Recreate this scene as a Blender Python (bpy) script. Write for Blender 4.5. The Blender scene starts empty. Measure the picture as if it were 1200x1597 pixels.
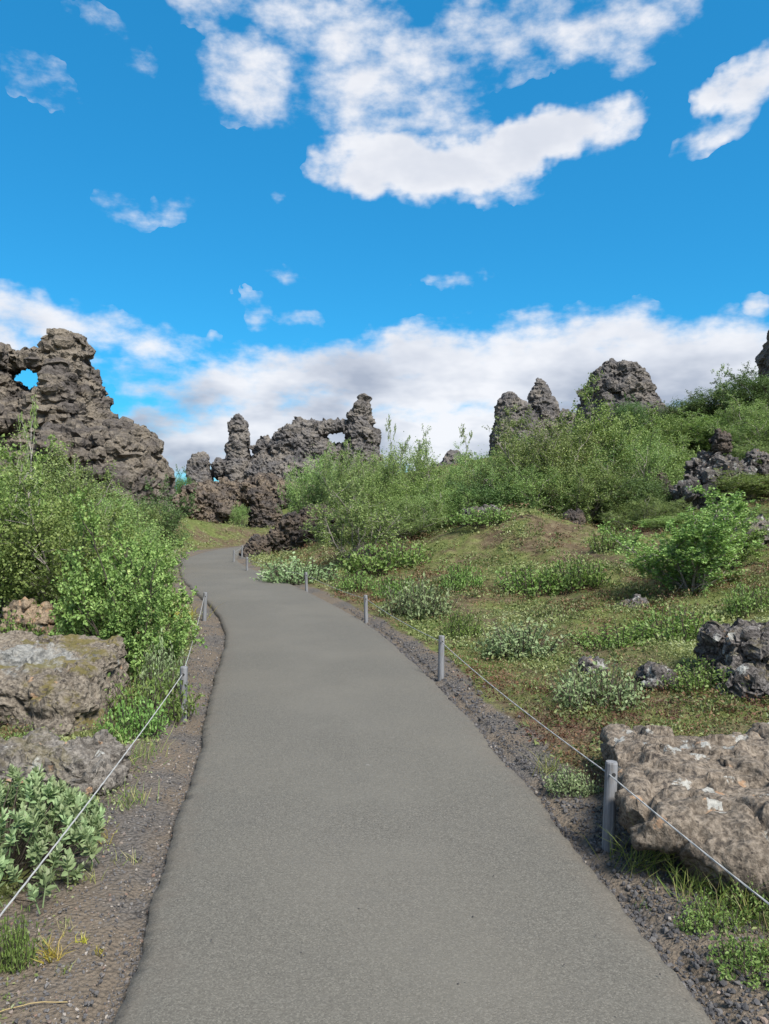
import bpy, math, random
import numpy as np
from math import radians as R

S = bpy.context.scene
COL = S.collection

# ------------------------------------------------------------------ camera
FPX, CX, CY, CAMZ = 1200.0, 600.0, 798.0, 1.6      # photo pixels of the lens, centre of the frame, eye height
cam_d = bpy.data.cameras.new('camera')
cam_d.sensor_fit = 'HORIZONTAL'; cam_d.sensor_width = 36.0; cam_d.lens = 36.0
cam_d.clip_start = 0.05; cam_d.clip_end = 20000
cam = bpy.data.objects.new('camera', cam_d); COL.objects.link(cam)
cam.location = (0, 0, CAMZ); cam.rotation_euler = (R(90), 0, 0)
S.camera = cam

# ------------------------------------------------------------------ sun, exposure
SUN_EL, SUN_AZ = 50.0, 142.0                          # azimuth clockwise from +Y (the way the camera looks)
sd = bpy.data.lights.new('sun', 'SUN'); sd.energy = 3.8; sd.angle = R(20); sd.color = (1.0, 0.955, 0.89)
sun = bpy.data.objects.new('sun', sd); COL.objects.link(sun)
sun.rotation_euler = (R(90 - SUN_EL), 0, R(180 - SUN_AZ))
S.view_settings.view_transform = 'Standard'; S.view_settings.look = 'None'
S.view_settings.gamma = 1.0; S.view_settings.use_curve_mapping = False
S.view_settings.exposure = 1.08
S.cycles.max_bounces = 6; S.cycles.diffuse_bounces = 3; S.cycles.transmission_bounces = 3

# ------------------------------------------------------------------ node helpers
class NT:
    def __init__(self, tree): self.t = tree
    def n(self, typ, **kw):
        nd = self.t.nodes.new(typ)
        for k, v in kw.items():
            if k.startswith('i_'):
                key = k[2:]; nd.inputs[int(key) if key.isdigit() else key].default_value = v
            else: setattr(nd, k, v)
        return nd
    def l(self, a, b): self.t.links.new(a, b)
    def m(self, op, a, b=None, c=None, clamp=False):
        nd = self.t.nodes.new('ShaderNodeMath'); nd.operation = op; nd.use_clamp = clamp
        for i, v in enumerate((a, b, c)):
            if v is None: continue
            if isinstance(v, (int, float)): nd.inputs[i].default_value = v
            else: self.l(v, nd.inputs[i])
        return nd.outputs[0]
    def ramp(self, fac, stops, interp='LINEAR'):
        nd = self.t.nodes.new('ShaderNodeValToRGB'); cr = nd.color_ramp; cr.interpolation = interp
        while len(cr.elements) < len(stops): cr.elements.new(0.5)
        for e, (p, c) in zip(cr.elements, stops):
            e.position = p; e.color = (*c, 1) if len(c) == 3 else c
        self.l(fac, nd.inputs[0]); return nd.outputs[0]
    def mr(self, v, a, b, c=0.0, d=1.0, smooth=True):
        nd = self.t.nodes.new('ShaderNodeMapRange'); nd.interpolation_type = 'SMOOTHSTEP' if smooth else 'LINEAR'
        nd.inputs[1].default_value = a; nd.inputs[2].default_value = b; nd.inputs[3].default_value = c; nd.inputs[4].default_value = d
        self.l(v, nd.inputs[0]); return nd.outputs[0]
    def mix(self, fac, a, b, blend='MIX'):
        nd = self.t.nodes.new('ShaderNodeMix'); nd.data_type = 'RGBA'; nd.blend_type = blend
        for s, v in ((nd.inputs[0], fac), (nd.inputs[6], a), (nd.inputs[7], b)):
            if isinstance(v, (int, float)): s.default_value = v
            elif isinstance(v, tuple): s.default_value = (*v, 1) if len(v) == 3 else v
            else: self.l(v, s)
        return nd.outputs[2]
    def noise(self, vec, scale, detail=4, rough=0.55, dist=0.0, out=0):
        nd = self.n('ShaderNodeTexNoise'); nd.inputs['Scale'].default_value = scale
        nd.inputs['Detail'].default_value = detail; nd.inputs['Roughness'].default_value = rough
        nd.inputs['Distortion'].default_value = dist
        if vec is not None: self.l(vec, nd.inputs['Vector'])
        return nd.outputs[out]
    def vor(self, vec, scale, feature='F1', out='Distance', rnd=1.0):
        nd = self.n('ShaderNodeTexVoronoi', feature=feature); nd.inputs['Scale'].default_value = scale
        nd.inputs['Randomness'].default_value = rnd
        if vec is not None: self.l(vec, nd.inputs['Vector'])
        return nd.outputs[out]

# ------------------------------------------------------------------ world: Nishita sky with fair-weather clouds
W = bpy.data.worlds.new('World'); S.world = W; W.use_nodes = True
def uvpix(px, py):
    x, z = (px - CX) / FPX, (CY - py) / FPX
    return math.atan2(x, 1.0), math.asin(z / math.sqrt(1 + x * x + z * z))
# clouds in view: centre and half axes in photo pixels, tilt in degrees, weight
CLOUDS = [
    (400,115,95,80,-10,.78),(540,70,150,90,8,.66),(470,15,170,50,0,.66),(590,150,150,85,12,.68),(330,30,100,40,25,.45),
    (760,75,190,70,-6,.5),(900,40,170,60,4,.58),(990,45,85,60,-10,.6),(640,200,150,50,10,.6),
    (655,258,175,56,4,1.5),(840,222,165,50,-13,1.5),(960,200,60,40,-20,.6),(760,305,80,18,0,.5),
    (1165,135,85,50,-38,1.1),(1120,200,60,28,-20,.6),
    (710,430,56,15,-3,.55),(440,436,40,12,10,.32),(272,322,52,24,-12,.32),(185,330,50,22,10,.2),(55,120,50,45,20,.16),
    (436,302,26,14,0,.5),(450,495,42,13,12,.36),(385,490,30,22,60,.26),(180,60,60,30,30,.10),(1190,475,40,22,0,.55),
    (40,490,170,46,8,.85),(150,510,180,30,14,.58),(290,535,160,20,14,.46),(330,592,190,22,4,.46),
    (-140,500,200,90,0,1.0),
    (480,600,260,66,-4,1.1),(700,590,300,85,-3,1.3),(900,580,280,95,0,1.35),(1110,575,240,85,3,1.3),
    (600,690,520,75,0,1.4),(1000,690,420,110,0,1.5),(250,705,300,52,0,1.1),(-50,690,260,70,0,1.2),
]
def build_world():
    t = NT(W.node_tree); W.node_tree.nodes.clear()
    W.cycles.sampling_method = 'MANUAL'; W.cycles.sample_map_resolution = 256
    out = t.n('ShaderNodeOutputWorld'); bg = t.n('ShaderNodeBackground'); t.l(bg.outputs[0], out.inputs[0])
    bg.inputs[1].default_value = 0.072
    sky = t.n('ShaderNodeTexSky'); sky.sky_type = 'NISHITA'; sky.sun_disc = False
    sky.sun_elevation = R(SUN_EL); sky.sun_rotation = R(SUN_AZ); sky.altitude = 300; sky.air_density = 1.0; sky.dust_density = .1; sky.ozone_density = 1.6
    blue = t.mix(.4, t.mix(1.0, sky.outputs[0], (.22, .94, 1.2), 'MULTIPLY'), (.07, 2.1, 4.9))       # deep, dry northern blue
    tc = t.n('ShaderNodeTexCoord'); sx = t.n('ShaderNodeSeparateXYZ'); t.l(tc.outputs['Generated'], sx.inputs[0])
    u = t.m('ARCTAN2', sx.outputs[0], sx.outputs[1]); v = t.m('ARCSINE', sx.outputs[2])
    def comb(a, b, c=0.0):
        n = t.n('ShaderNodeCombineXYZ')
        for i, q in enumerate((a, b, c)):
            if isinstance(q, (int, float)): n.inputs[i].default_value = q
            else: t.l(q, n.inputs[i])
        return n.outputs[0]
    def noise2(vec, scale, detail, rough, out=0):
        n = t.n('ShaderNodeTexNoise', noise_dimensions='2D'); t.l(vec, n.inputs['Vector'])
        n.inputs['Scale'].default_value = scale; n.inputs['Detail'].default_value = detail; n.inputs['Roughness'].default_value = rough
        return n.outputs[out]
    uv = comb(u, v)
    # wind-warped coordinates so the outlines fray
    w1 = t.n('ShaderNodeSeparateColor'); t.l(noise2(uv, 10.0, 4, .65, 1), w1.inputs[0])
    wu = t.m('MULTIPLY_ADD', t.m('SUBTRACT', w1.outputs[0], .5), .11, u); wv = t.m('MULTIPLY_ADD', t.m('SUBTRACT', w1.outputs[1], .5), .05, v)
    w3 = comb(wu, wv, 1.0)
    tot = None
    for px, py, rx, ry, rot, w in CLOUDS:
        u0, v0 = uvpix(px, py); u2, _ = uvpix(px + rx, py); _, v2 = uvpix(px, py - ry)
        au, bv = abs(u2 - u0) * 1.15, abs(v2 - v0) * 1.15; c_, s_ = math.cos(R(-rot)), math.sin(R(-rot))
        q = []
        for ax, ay, r in ((c_, s_, au), (-s_, c_, bv)):
            d = t.n('ShaderNodeVectorMath', operation='DOT_PRODUCT'); t.l(w3, d.inputs[0])
            d.inputs[1].default_value = (ax / r, ay / r, -(ax * u0 + ay * v0) / r); q.append(d.outputs['Value'])
        f = t.m('MULTIPLY_ADD', t.m('MULTIPLY_ADD', q[0], q[0], t.m('MULTIPLY', q[1], q[1])), -w, w)
        tot = t.m('MAXIMUM', f, 0.0 if tot is None else tot)
    # the rest of the sky goes on in the same way: a low bank round the horizon, broken clouds higher up
    outside = t.m('MAXIMUM', t.mr(t.m('ABSOLUTE', u), .5, .72), t.mr(v, .56, .72))
    bank = t.m('MULTIPLY', t.mr(v, .30, .12), 1.2)
    gen = t.mr(noise2(comb(u, t.m('MULTIPLY', v, 1.7)), 2.6, 3, .5), .42, .66, 0, 1.0)
    tot = t.m('MAXIMUM', tot, t.m('MULTIPLY', outside, t.m('MAXIMUM', bank, gen)))
    sv = t.m('MULTIPLY', v, 2.0)
    n1 = noise2(comb(u, sv), 14.0, 8, .57)
    n2 = noise2(comb(t.m('SUBTRACT', u, .010), t.m('MULTIPLY_ADD', v, 2.0, .05)), 13.0, 3, .55)      # the same billows, sampled a little higher up
    d0 = t.m('MULTIPLY', t.m('GREATER_THAN', tot, .001), t.m('MULTIPLY_ADD', t.m('SUBTRACT', n1, .5), 1.9, tot))
    d1 = t.m('MULTIPLY_ADD', t.m('SUBTRACT', n2, .5), 2.2, tot)
    cover = t.mr(d0, .0, 1.05)
    bands = noise2(comb(u, t.m('MULTIPLY', v, 2.8)), 4.6, 5, .52)
    base = t.mr(v, .26, .12)                                # the distant bank is seen from the side and shows its grey bases
    sh = t.m('ADD', t.m('MULTIPLY', t.m('MULTIPLY', t.mr(d1, .35, 1.9), t.m('MULTIPLY_ADD', base, .25, 1.0)), .34), t.m('MULTIPLY', t.m('SUBTRACT', bands, .37), t.m('MULTIPLY_ADD', base, 3.0, .30)), clamp=True)
    ccol = t.ramp(sh, [(0, (6.2, 6.25, 6.5)), (.4, (4.9, 5.1, 5.6)), (1, (2.9, 3.2, 3.9))])
    up = t.mr(sx.outputs[2], -.02, .0, 0, 1, False)
    cover = t.m('MULTIPLY', t.m('MULTIPLY', cover, .96), up)
    t.l(t.mix(cover, blue, ccol), bg.inputs[0])
build_world()

# ------------------------------------------------------------------ object helpers
def tag(o, label=None, cat=None, group=None, kind=None):
    for k, v in (('label', label), ('category', cat), ('group', group), ('kind', kind)):
        if v: o[k] = v
    return o
def mesh_np(name, verts, faces, mat=None, attrs=None, smooth=False):
    verts = np.ascontiguousarray(verts, np.float32); faces = np.ascontiguousarray(faces, np.int32)
    me = bpy.data.meshes.new(name); nf, k = faces.shape
    me.vertices.add(len(verts)); me.vertices.foreach_set('co', verts.ravel())
    me.loops.add(nf * k); me.loops.foreach_set('vertex_index', faces.ravel())
    me.polygons.add(nf); me.polygons.foreach_set('loop_start', np.arange(0, nf * k, k, dtype=np.int32))
    me.polygons.foreach_set('loop_total', np.full(nf, k, np.int32))
    me.polygons.foreach_set('use_smooth', np.full(nf, smooth, bool))
    for an, av in (attrs or {}).items():
        a = me.attributes.new(an, 'FLOAT', 'POINT'); a.data.foreach_set('value', np.ascontiguousarray(av, np.float32))
    me.update(); me.validate()
    if mat: me.materials.append(mat)
    return me
def link(name, me, parent=None, loc=(0, 0, 0)):
    o = bpy.data.objects.new(name, me); COL.objects.link(o); o.location = loc
    if parent is not None: o.parent = parent
    return o
def empty(name, loc=(0, 0, 0)):
    o = bpy.data.objects.new(name, None); COL.objects.link(o); o.location = loc; o.empty_display_size = .2; return o

# ------------------------------------------------------------------ numpy noise
_rng = np.random.default_rng(5)
_PERM = np.concatenate([_rng.permutation(512)] * 3).astype(np.int64)
_GR = _rng.normal(size=(512, 3)); _GR /= np.linalg.norm(_GR, axis=1)[:, None]
def pnoise(p):
    i = np.floor(p).astype(np.int64); f = p - i; i &= 511
    w = f * f * f * (f * (f * 6 - 15) + 10); r = np.zeros(len(p))
    for a in (0, 1):
        for b in (0, 1):
            for c in (0, 1):
                h = _PERM[_PERM[_PERM[(i[:, 0] + a) & 511] + ((i[:, 1] + b) & 511)] + ((i[:, 2] + c) & 511)]
                g = _GR[h]
                dt = g[:, 0] * (f[:, 0] - a) + g[:, 1] * (f[:, 1] - b) + g[:, 2] * (f[:, 2] - c)
                wt = (w[:, 0] if a else 1 - w[:, 0]) * (w[:, 1] if b else 1 - w[:, 1]) * (w[:, 2] if c else 1 - w[:, 2])
                r += dt * wt
    return r
def fbm(p, sc, octv=4, gain=.5, ridge=False):
    p = p * sc; a = 1.0; s = np.zeros(len(p))
    for o in range(octv):
        n = pnoise(p + 17.3 * o)
        if ridge: n = .35 - np.abs(n) * 1.4
        s += a * n; a *= gain; p = p * 2.03
    return s
def worley(p, sc):
    p = p * sc; i = np.floor(p).astype(np.int64); best = np.full(len(p), 9.0)
    for a in (-1, 0, 1):
        for b in (-1, 0, 1):
            for c in (-1, 0, 1):
                j = i + (a, b, c); k = j & 511
                h = _PERM[_PERM[_PERM[k[:, 0]] + k[:, 1]] + k[:, 2]]
                q = j + .5 + _GR[h] * .45 - p
                best = np.minimum(best, (q * q).sum(1))
    return np.sqrt(best)
def facets(p, sc):
    """broken-rock relief: each random cell is a tilted plane of its own, so pieces meet in steps and edges"""
    p = p * sc; i = np.floor(p).astype(np.int64); best = np.full(len(p), 9.0); val = np.zeros(len(p))
    for a in (-1, 0, 1):
        for b in (-1, 0, 1):
            for c in (-1, 0, 1):
                j = i + (a, b, c); k = j & 511
                h = _PERM[_PERM[_PERM[k[:, 0]] + k[:, 1]] + k[:, 2]]
                q = p - (j + .5 + _GR[h] * .45); d = (q * q).sum(1); m = d < best
                best = np.where(m, d, best); g = _GR[(h * 7 + 3) & 511]
                val = np.where(m, (q * g).sum(1) * 1.1 + _GR[(h * 5 + 1) & 511][:, 0] * .35, val)
    return val
def sstep(a, b, x):
    t = np.clip((x - a) / (b - a), 0, 1); return t * t * (3 - 2 * t)

# ------------------------------------------------------------------ the footpath's two edges (metres on the ground) and the terrain
ST = np.array([(-.72,-3,1.3,-3),(-.78,0,1.18,0),(-.85,2.4,1.03,2.4),(-.95,3.1,.95,3.2),(-1.115,4.25,.86,4.2),(-1.22,5.0,.76,5.0),
    (-1.42,6.1,.60,6.3),(-1.77,8.2,.30,8.2),(-2.17,10.4,-.22,10.8),(-2.96,13.1,-1.0,13.6),(-3.9,15.7,-1.95,16.6),(-4.9,18.6,-3.0,19.6),
    (-5.75,21.6,-3.95,22.2),(-6.6,25.2,-4.75,24.9),(-7.0,28.5,-5.2,27.2),(-7.1,31.5,-5.4,29.5),(-6.7,34.5,-5.1,32),(-5.6,37.5,-4.0,34.6),
    (-3.5,40,-2.2,37.2),(0,42.5,.8,40),(5,44,5,42),(11,44.5,11,42.5)])
def catmull(P, n):
    P = np.vstack([2 * P[0] - P[1], P, 2 * P[-1] - P[-2]]); out = []
    for i in range(1, len(P) - 2):
        t = np.linspace(0, 1, n, endpoint=False)[:, None]; a, b, c, d = P[i-1], P[i], P[i+1], P[i+2]
        out.append(.5 * (2*b + (c-a)*t + (2*a-5*b+4*c-d)*t**2 + (3*b-a-3*c+d)*t**3))
    return np.vstack(out + [P[-2][None]])
PD = catmull(ST, 16)
PC = (PD[:, :2] + PD[:, 2:]) / 2; PHW = np.linalg.norm(PD[:, :2] - PD[:, 2:], axis=1) / 2
def path_dist(x, y):
    """distance outside the path's edge (negative on the path) and side (-1 left, 1 right)"""
    x = np.atleast_1d(x).astype(float); y = np.atleast_1d(y).astype(float)
    out = np.empty(len(x)); side = np.empty(len(x)); tan = np.gradient(PC, axis=0)
    for s in range(0, len(x), 20000):
        q = np.stack([x[s:s+20000], y[s:s+20000]], 1)
        d2 = ((q[:, None] - PC[None]) ** 2).sum(2); j = d2.argmin(1)
        out[s:s+20000] = np.sqrt(d2[np.arange(len(q)), j]) - PHW[j]
        dv = q - PC[j]; side[s:s+20000] = np.sign(dv[:, 0] * tan[j, 1] - dv[:, 1] * tan[j, 0])
    return out, side
def P3(px, py, d): return ((px - CX) / FPX * d, d, CAMZ + (CY - py) / FPX * d)
CTRL = [P3(*c) for c in [(1000,1100,6),(1200,1080,6.4),(900,1000,8.8),(1100,940,11),(1200,900,11),(950,900,14),(800,900,15),(680,880,18),
    (560,862,20),(480,862,20),(790,818,20),(655,858,20),(950,845,20),(1100,800,22),(1200,760,22),(1350,720,22),(1000,722,39),(1100,665,42),(1200,625,38),
    (1400,600,40),(965,655,50),(820,700,55),(700,730,60),(600,745,58),(500,770,52),(430,800,50),(400,828,42),(330,824,44),(255,806,44),
    (150,768,38),(0,745,38),(-200,730,38),(0,850,20),(150,850,20),(-200,850,18),(100,940,11),(-100,960,10),(600,818,32),(700,808,30),(850,806,28),(980,796,27),(900,745,38),(1100,765,28),(1200,722,28)]]
CTRL += [(x, y, 0.0) for x, y in [(-2.3,5.5),(-2.6,3.5),(-4,4),(-5,7),(1.8,2.5),(2,4),(3,3),(-6,1),(6,1),(0,-6),(-10,-10),(10,-10),(0,4),(-3,14),(-5.5,24),(3,0),(-3,0)]]
CTRL += [(x, y, z) for x, y, z in [(0,90,3),(40,90,5),(-40,90,3),(40,50,9),(-60,40,4),(40,20,5),(-40,15,3),(-30,60,2.5),(-15,70,1.2),(70,60,8),(-90,0,3),(80,0,4),(0,-60,0)]]
CTRL = np.array(CTRL)
def _tps():
    n = len(CTRL); r = np.linalg.norm(CTRL[:, None, :2] - CTRL[None, :, :2], axis=2)
    K = np.where(r > 0, r * r * np.log(r + 1e-9), 0) + np.eye(n) * 1.5
    P = np.hstack([np.ones((n, 1)), CTRL[:, :2]])
    A = np.block([[K, P], [P.T, np.zeros((3, 3))]])
    return np.linalg.solve(A, np.concatenate([CTRL[:, 2], np.zeros(3)]))
TW = _tps()
def H(x, y, pd=None):
    x = np.atleast_1d(x).astype(float); y = np.atleast_1d(y).astype(float); out = np.empty(len(x))
    for s in range(0, len(x), 20000):
        q = np.stack([x[s:s+20000], y[s:s+20000]], 1)
        r = np.linalg.norm(q[:, None] - CTRL[None, :, :2], axis=2)
        out[s:s+20000] = (np.where(r > 0, r*r*np.log(r+1e-9), 0) @ TW[:len(CTRL)]) + TW[-3] + q @ TW[-2:]
    far = sstep(75, 160, np.hypot(x, y - 10)); out = np.clip(out, -.3, 12) * (1 - far) + 1.0 * far
    if pd is None: pd, _ = path_dist(x, y)
    p = np.stack([x, y, np.zeros_like(x)], 1)
    rel = sstep(.35, 2.2, pd)
    n = fbm(p, .45, 3) * .30 + fbm(p + 9, 2.2, 3) * .09
    n = n + .10 * fbm(p + 21, 1.1, 2) * sstep(6, 12, y) + .40 * np.exp(-(((x - 3.3) / 2.7) ** 2 + ((y - 19.6) / 1.4) ** 2)) + .12 * np.exp(-(((x - 4.6) / 1.2) ** 2 + ((y - 18.6) / .8) ** 2))
    z = (out + n) * sstep(.5, 3.2, pd) * 1.0 + rel * .05
    z += np.where(pd < .1, -.03, 0) + (sstep(.0, .5, pd)) * fbm(p + 3, 7.0, 3) * .028
    # a narrow worn trough along the tarmac's edge
    z -= .018 * np.exp(-((pd - .12) / .12) ** 2)
    return z
def Hs(x, y): return float(H(np.array([x]), np.array([y]))[0])
def G(px, d):
    x = (px - CX) / FPX * d; return (x, d, Hs(x, d))

# ------------------------------------------------------------------ materials
def new_mat(name):
    m = bpy.data.materials.new(name); m.use_nodes = True; m.node_tree.nodes.clear()
    t = NT(m.node_tree); out = t.n('ShaderNodeOutputMaterial'); p = t.n('ShaderNodeBsdfPrincipled')
    t.l(p.outputs[0], out.inputs[0]); p.inputs['Roughness'].default_value = .9; p.inputs['Specular IOR Level'].default_value = .25
    return m, t, p, out
def bump(t, p, h, strength, dist):
    b = t.n('ShaderNodeBump'); b.inputs['Strength'].default_value = strength; b.inputs['Distance'].default_value = dist
    t.l(h, b.inputs['Height']); t.l(b.outputs[0], p.inputs['Normal'])
def gpos(t): return t.n('ShaderNodeNewGeometry').outputs['Position']

def leaf_mat(name, stops, trans=.26, rough=.5, spec=.3):
    m, t, p, out = new_mat(name)
    a = t.n('ShaderNodeAttribute', attribute_name='tint'); oi = t.n('ShaderNodeObjectInfo')
    c = t.ramp(a.outputs['Fac'], stops)
    h = t.n('ShaderNodeHueSaturation'); t.l(c, h.inputs['Color'])
    t.l(t.mr(oi.outputs['Random'], 0, 1, .488, .522, False), h.inputs['Hue']); t.l(t.mr(oi.outputs['Random'], 0, 1, .78, 1.22, False), h.inputs['Value'])
    t.l(h.outputs[0], p.inputs['Base Color']); p.inputs['Roughness'].default_value = rough; p.inputs['Specular IOR Level'].default_value = spec
    tr = t.n('ShaderNodeBsdfTranslucent'); mx = t.n('ShaderNodeMixShader'); mx.inputs[0].default_value = trans
    t.l(t.mix(.5, h.outputs[0], (.9, 1.0, .35), 'MULTIPLY'), tr.inputs[0])
    t.l(p.outputs[0], mx.inputs[1]); t.l(tr.outputs[0], mx.inputs[2]); t.l(mx.outputs[0], out.inputs[0])
    return m
M = {}
M['birch_leaf'] = leaf_mat('birch_leaf', [(0, (.12, .175, .055)), (.45, (.20, .275, .085)), (.8, (.275, .35, .11)), (1, (.37, .41, .15))])
M['birch_leaf_bright'] = leaf_mat('birch_leaf_bright', [(0, (.12, .185, .05)), (.5, (.215, .305, .085)), (.85, (.30, .39, .12)), (1, (.40, .45, .17))], .3)
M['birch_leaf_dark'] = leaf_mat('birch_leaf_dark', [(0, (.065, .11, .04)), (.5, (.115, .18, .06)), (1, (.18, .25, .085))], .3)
M['willow_leaf'] = leaf_mat('willow_leaf', [(0, (.14, .195, .085)), (.5, (.225, .295, .14)), (.85, (.30, .365, .195)), (1, (.39, .43, .27))], .25, .7, .15)
M['herb_leaf'] = leaf_mat('herb_leaf', [(0, (.11, .18, .045)), (.5, (.18, .28, .07)), (1, (.28, .36, .12))], .35)
M['grass_blade'] = leaf_mat('grass_blade', [(0, (.09, .16, .03)), (.4, (.17, .23, .05)), (.7, (.28, .27, .09)), (1, (.42, .35, .19))], .3)
M['yellow_grass'] = leaf_mat('yellow_grass', [(0, (.28, .27, .035)), (.6, (.42, .36, .06)), (1, (.45, .34, .16))], .3)
M['heath'] = leaf_mat('heath', [(0, (.10, .05, .03)), (.18, (.20, .105, .055)), (.32, (.26, .175, .088)), (.45, (.165, .155, .065)), (.58, (.115, .16, .058)), (.75, (.205, .26, .09)), (.9, (.31, .36, .14)), (1, (.37, .42, .23))], .25)

def bark_mat(name, c0, c1):
    m, t, p, _ = new_mat(name); n = t.noise(gpos(t), 60, 4, .6)
    t.l(t.ramp(n, [(.3, c0), (.65, c1)]), p.inputs['Base Color']); p.inputs['Roughness'].default_value = .8
    return m
M['bark_dark'] = bark_mat('bark_dark', (.035, .028, .022), (.085, .07, .055))
M['bark_grey'] = bark_mat('bark_grey', (.10, .085, .07), (.30, .27, .235))
M['bark_pale'] = bark_mat('bark_pale', (.28, .26, .23), (.58, .56, .52))

def lava_mat(name, dark, mid, tan, scale=1.0, tanmix=.5, pits=True):
    m, t, p, _ = new_mat(name); g = gpos(t)
    n1 = t.noise(g, .55 * scale, 6, .62, .3); n2 = t.noise(g, 3.2 * scale, 6, .68)
    st = t.n('ShaderNodeMapping'); t.l(g, st.inputs[0]); st.inputs[3].default_value = (.35, .35, 1.9)
    n3 = t.noise(st.outputs[0], 1.3 * scale, 4, .6, .6)
    c = t.ramp(n2, [(.30, dark), (.5, mid), (.72, tuple(1.35 * v for v in mid))])  # dark end mottles the rock and paints crevice shade into the bump's hollows
    f = t.m('MULTIPLY', t.mr(t.m('ADD', t.m('MULTIPLY', n1, .6), t.m('MULTIPLY', n3, .4)), .41, .60), tanmix)
    c = t.mix(f, c, t.ramp(n2, [(.3, tuple(.6 * v for v in tan)), (.65, tan)]))
    li = t.mr(t.noise(g, 6.5 * scale, 4, .7), .62, .72)
    c = t.mix(t.m('MULTIPLY', li, .45), c, (.33, .32, .29))
    t.l(c, p.inputs['Base Color']); p.inputs['Roughness'].default_value = .95; p.inputs['Specular IOR Level'].default_value = .15
    v = t.vor(g, 5.5 * scale); v2 = t.vor(g, 14 * scale)
    h = t.m('ADD', t.m('MULTIPLY', n2, 1.2), t.m('ADD', t.m('MULTIPLY', v, .25), t.m('MULTIPLY', t.noise(g, 11 * scale, 4, .7), .5)))
    bump(t, p, h, .9, .22 / scale)
    return m
M['lava_brown'] = lava_mat('lava_brown', (.032, .028, .026), (.098, .086, .078), (.25, .212, .165), 1.1, .9)
M['lava_grey'] = lava_mat('lava_grey', (.034, .032, .033), (.112, .105, .103), (.25, .22, .185), 1.3, .7)
M['lava_dark'] = lava_mat('lava_dark', (.022, .020, .020), (.068, .060, .056), (.19, .145, .105), 2.0, .7)
M['lava_rubble'] = lava_mat('lava_rubble', (.032, .027, .025), (.095, .08, .07), (.23, .18, .13), 2.0, .8)

def boulder_mat(name, base, pale, dark, lichen_amt, orange_amt, moss=0.0, pit=1.0, patch=None):
    m, t, p, _ = new_mat(name); g = gpos(t)
    big = t.noise(g, 2.3, 6, .65, .4); mid = t.noise(g, 9, 6, .7); fine = t.noise(g, 42, 5, .7)
    c = t.ramp(t.m('ADD', t.m('MULTIPLY', mid, .6), t.m('MULTIPLY', fine, .4)), [(.37, dark), (.49, base), (.65, pale)])
    c = t.mix(t.m('MULTIPLY', t.mr(big, .42, .62), .75), c, tuple(.62 * v for v in base))
    c = t.mix(t.m('MULTIPLY', t.mr(fine, .40, .68), .55), c, tuple(min(1, 1.25 * v) for v in pale))
    c = t.mix(t.m('MULTIPLY', t.mr(t.noise(g, 26, 4, .7), .57, .66), .75), c, tuple(.5 * v for v in dark))
    # crustose lichen: pale rosettes with frayed rims, a few orange ones
    wv = t.n('ShaderNodeMix'); wv.data_type = 'VECTOR'; wv.inputs[0].default_value = .09
    t.l(g, wv.inputs[4]); t.l(t.noise(g, 30, 3, .6, 0, 1), wv.inputs[5])
    vd = t.vor(wv.outputs[1], 9.5); vc = t.vor(wv.outputs[1], 9.5, out='Color')
    sep = t.n('ShaderNodeSeparateColor'); t.l(vc, sep.inputs[0])
    ros = t.m('MULTIPLY', t.mr(t.m('ADD', vd, t.m('MULTIPLY', t.m('SUBTRACT', t.noise(g, 24, 5, .75), .5), 1.1)), .42, .30), t.m('LESS_THAN', sep.outputs[0], lichen_amt))
    c = t.mix(t.m('MULTIPLY', ros, .75), c, t.ramp(fine, [(.3, (.22, .22, .205)), (.65, (.40, .40, .37))]))
    vd2 = t.vor(wv.outputs[1], 17); sep2 = t.n('ShaderNodeSeparateColor'); t.l(t.vor(wv.outputs[1], 17, out='Color'), sep2.inputs[0])
    o2 = t.m('MULTIPLY', t.mr(vd2, .42, .25), t.m('LESS_THAN', sep2.outputs[1], orange_amt))
    c = t.mix(t.m('MULTIPLY', o2, .8), c, t.mix(fine, (.30, .15, .07), (.34, .26, .18)))
    if patch:                                            # one wide crust of blue-grey lichen
        ds = t.n('ShaderNodeVectorMath', operation='DISTANCE'); t.l(g, ds.inputs[0]); ds.inputs[1].default_value = patch[:3]
        pf = t.mr(t.m('ADD', ds.outputs['Value'], t.m('MULTIPLY', t.m('SUBTRACT', t.noise(g, 7, 6, .7), .5), 1.1)), patch[3], patch[3] * .55)
        c = t.mix(t.m('MULTIPLY', pf, .5), c, t.ramp(fine, [(.35, (.16, .17, .165)), (.6, (.29, .305, .30))]))
    if moss:
        gn = t.n('ShaderNodeSeparateXYZ'); t.l(t.n('ShaderNodeNewGeometry').outputs['Normal'], gn.inputs[0])
        mf = t.m('MULTIPLY', t.mr(t.noise(g, 3.1, 5, .6), .52, .62), t.mr(gn.outputs[2], .1, .6))
        c = t.mix(t.m('MULTIPLY', mf, moss), c, t.mix(mid, (.055, .065, .014), (.15, .105, .03)))
    t.l(c, p.inputs['Base Color']); p.inputs['Specular IOR Level'].default_value = .2
    h = t.m('ADD', t.m('MULTIPLY', mid, .8), t.m('ADD', t.m('MULTIPLY', fine, .35), t.m('MULTIPLY', t.vor(g, 28), .3 * pit)))
    bump(t, p, h, .9, .03)
    return m
M['boulder_tan'] = boulder_mat('boulder_tan', (.115, .092, .070), (.225, .188, .148), (.036, .031, .028), .30, .06)
M['boulder_mossy'] = boulder_mat('boulder_mossy', (.12, .10, .078), (.22, .19, .15), (.045, .038, .034), .08, .04, .8, 1.0, (-2.75, 6.1, .45, .36))
M['boulder_grey'] = boulder_mat('boulder_grey', (.105, .093, .08), (.21, .19, .165), (.04, .036, .033), .10, .05, .35)
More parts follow.
